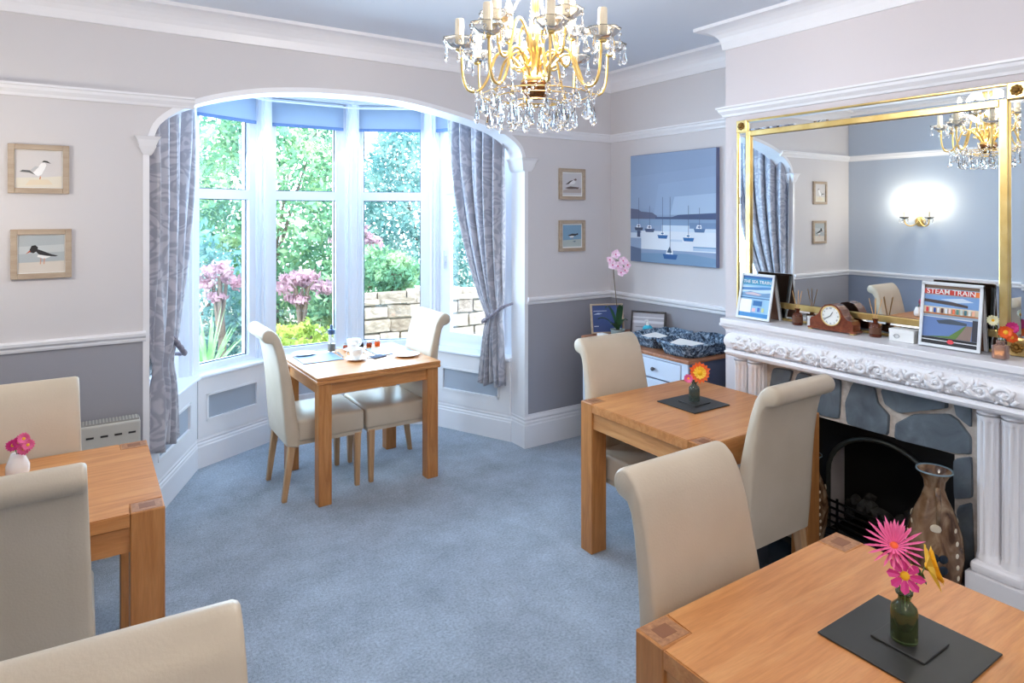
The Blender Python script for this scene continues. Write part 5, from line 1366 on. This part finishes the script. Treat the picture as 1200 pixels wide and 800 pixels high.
# ================================================================ GARDEN
bm = bm_new(); box(bm, -12, 18, 5.3, 24, -.42, -.40); struct('ground', bm, 'gravel')
def foliage(name, parent, centre, radii, n, size, m, shell=.55, flat=.0):
    c = np.array(centre); r = np.array(radii)
    d = rng.normal(size=(n, 3)); d /= np.linalg.norm(d, axis=1)[:, None]
    rad = shell + (1 - shell) * rng.random(n) ** .6
    lump = 1 + .16 * np.sin(d[:, 0] * 7 + centre[0]) * np.cos(d[:, 2] * 6) + .1 * np.sin(d[:, 1] * 11)
    p = c + d * r * (rad * lump)[:, None]
    a = rng.normal(size=(n, 3)); a /= np.linalg.norm(a, axis=1)[:, None]
    b = np.cross(a, rng.normal(size=(n, 3))); b /= np.linalg.norm(b, axis=1)[:, None]
    s = size * (.6 + .8 * rng.random(n))[:, None]
    v = np.stack([p - a * s, p + b * s * .45, p + a * s, p - b * s * .45], 1).reshape(-1, 3)
    me = bpy.data.meshes.new(name); me.vertices.add(len(v)); me.vertices.foreach_set('co', v.ravel())
    me.loops.add(4 * n); me.loops.foreach_set('vertex_index', np.arange(4 * n)); me.polygons.add(n); me.polygons.foreach_set('loop_start', np.arange(n) * 4)
    me.update(); me.validate()
    return link(name, me, m, parent, kind='stuff')
def bush(name, label, x, y, z0, rx, ry, rz_, n, size, m, cat='shrub', trunk=True, group=None):
    t = thing(name, label, cat, (x, y, -.40), 0, group)
    if name == 'maple_shrub':
        for k, (ax, az, s_) in enumerate(((-.75, .15, .6), (.1, .75, .6), (.8, .05, .65), (-.2, -.55, .5), (.35, .3, .5), (-.5, .7, .4))):
            foliage('foliage', t, (rx * ax, ry * .3 * math.sin(k * 2.1), z0 + .4 + rz_ * az), (rx * s_, ry * .6, rz_ * s_ * .55), n // 5, size, m, .1)
    else: foliage('foliage', t, (0, 0, z0 + .40), (rx, ry, rz_), n, size, m)
    bm = bm_new(); tube(bm, [(0, 0, -.02), (.03, .02, (z0 + .4) * .5), (0, 0, z0 + .4)], [.05 + rx * .03, .04 + rx * .02, .02], 8); obj('trunk', bm, 'bark', t)
    for k in range(4):
        a = k * 1.6 + x; bm = bm_new(); tube(bm, [(0, 0, (z0 + .4) * .55), (rx * .3 * math.cos(a), ry * .3 * math.sin(a), z0 + .4), (rx * .6 * math.cos(a), ry * .6 * math.sin(a), z0 + .4 + rz_ * .45)], [.03, .02, .008], 6); obj('branch', bm, 'bark', t)
    return t
bush('garden_tree', 'tall pale green tree seen through the left window of the bay', .3, 12.2, 2.0, 1.5, 1.2, 1.7, 9000, .07, 'leaf_b', 'tree')
bush('garden_tree', 'dense green evergreen tree seen through the left middle window', 2.35, 10.0, 1.9, 1.15, 1.1, 2.2, 15000, .055, 'leaf_a', 'tree')
bush('garden_tree', 'blue-green tree filling the right middle window', 5.1, 10.6, 1.8, 1.30, 1.1, 2.1, 15000, .055, 'leaf_b', 'tree')
bush('garden_tree', 'pale tree beyond the rightmost window of the bay', 8.0, 10.6, 1.6, 1.2, 1.1, 1.9, 7000, .06, 'leaf_a', 'tree')
bush('garden_shrub', 'low dark green shrub under the left middle window trees', 3.2, 8.6, .55, .75, .5, .75, 5000, .05, 'leaf_a')
bush('garden_shrub', 'blue-green shrub seen low through the left window', 1.0, 8.8, .5, .9, .6, .95, 5000, .05, 'leaf_b')
bush('garden_shrub', 'rounded green shrub above the stone wall', 3.15, 7.35, .98, .30, .28, .24, 1800, .035, 'leaf_a')
bush('garden_shrub', 'yellow-green plant in front of the pink maple', 1.85, 6.9, .30, .38, .3, .26, 1500, .035, 'leaf_yellow')
bush('maple_shrub', 'pink-leaved maple seen through the left middle window', 2.08, 7.5, .84, .30, .26, .20, 700, .045, 'leaf_pink')
bush('maple_shrub', 'pink-leaved maple seen through the left window', 1.28, 7.9, .90, .22, .26, .24, 420, .045, 'leaf_pink')
bush('maple_shrub', 'pink-leaved maple seen through the right middle window', 2.74, 7.6, 1.36, .24, .22, .22, 380, .045, 'leaf_pink')
# spiky plant
sp = thing('spiky_plant', 'pale green spiky plant outside the left window', 'plant', (.93, 6.35, -.40))
for k in range(46):
    a = random.uniform(0, 6.28); tl = random.uniform(.15, 1.25); l = random.uniform(.55, .8); bm = bm_new(); rows = []
    for j in range(6):
        f = j / 5; rr = l * f * math.sin(tl) ; z = .62 + l * f * math.cos(tl) - .22 * (f ** 2) * math.sin(tl); ww = .018 * (1 - f ** 2) + .001
        rows.append([bm.verts.new((rr * math.cos(a) - ww * math.sin(a), rr * math.sin(a) + ww * math.cos(a), z)), bm.verts.new((rr * math.cos(a) + ww * math.sin(a), rr * math.sin(a) - ww * math.cos(a), z))])
    for p, q in zip(rows, rows[1:]): bm.faces.new((p[0], p[1], q[1], q[0]))
    obj('leaf', bm, 'spiky', sp)
bm = bm_new(); tube(bm, [(0, 0, -.02), (0, 0, .64)], [.06, .05], 8); obj('trunk', bm, 'bark', sp)
# stone garden wall: each stone a part
gw = thing('garden_wall', 'low dry-laid garden wall of pale stones beyond the bay', 'wall', (2.35, 6.85, -.40), R(-6))
bm = bm_new(); box(bm, 0, 5.2, .05, .26, -.02, 1.10); obj('core', bm, 'gravel', gw)
z = 0.0; row = 0
protos = []
for k in range(6):
    b = bm_new(); box(b, -.5, .5, -.5, .5, -.5, .5, .06, 1)
    for v_ in b.verts: v_.co += Vector((random.uniform(-.05, .05), random.uniform(-.05, .05), random.uniform(-.07, .07)))
    me = bpy.data.meshes.new('stone'); bmesh.ops.recalc_face_normals(b, faces=b.faces[:]); b.to_mesh(me); b.free(); me.materials.append(M['stone']); protos.append(me)
while z < 1.10:
    hh = .155; x = 0.0 if row % 2 else -.08
    while x < 5.2:
        lw = random.uniform(.2, .38)
        if z > .3:
            o = bpy.data.objects.new('stone', random.choice(protos)); COL.objects.link(o); o.parent = gw
            o.location = (x + lw / 2, .03 + random.uniform(-.012, .012), z + hh / 2); o.scale = (lw - .006, .09 + random.uniform(-.02, .02), hh - .004 - random.uniform(0, .03)); o.rotation_euler = (0, random.uniform(-.04, .04), 0)
        x += lw
    z += hh; row += 1
for k in range(13):
    o = bpy.data.objects.new('coping_stone', protos[k % 6]); COL.objects.link(o); o.parent = gw; o.location = (.2 + k * .4, .13, 1.125); o.scale = (.385, .34, .06)
for k, x in enumerate((3.25, 3.52)):
    t = thing('plant_pot', 'white plant pot on the garden wall, ' + ('left' if k == 0 else 'right') + ' one of the pair', 'pot', (x, 6.85 - (x - 2.35) * .105 + .10, .755), 0, 'white pots on the garden wall')
    bm = bm_new(); lathe(bm, [(0, 0), (.045, 0), (.06, .10), (.064, .10), (.064, .115), (.054, .115), (.05, .08), (0, .08)], 20, cap=False); obj('pot', bm, 'porcelain', t, smooth=True)
    foliage('foliage', t, (0, 0, .13), (.05, .05, .04), 60, .02, 'leaf_a')
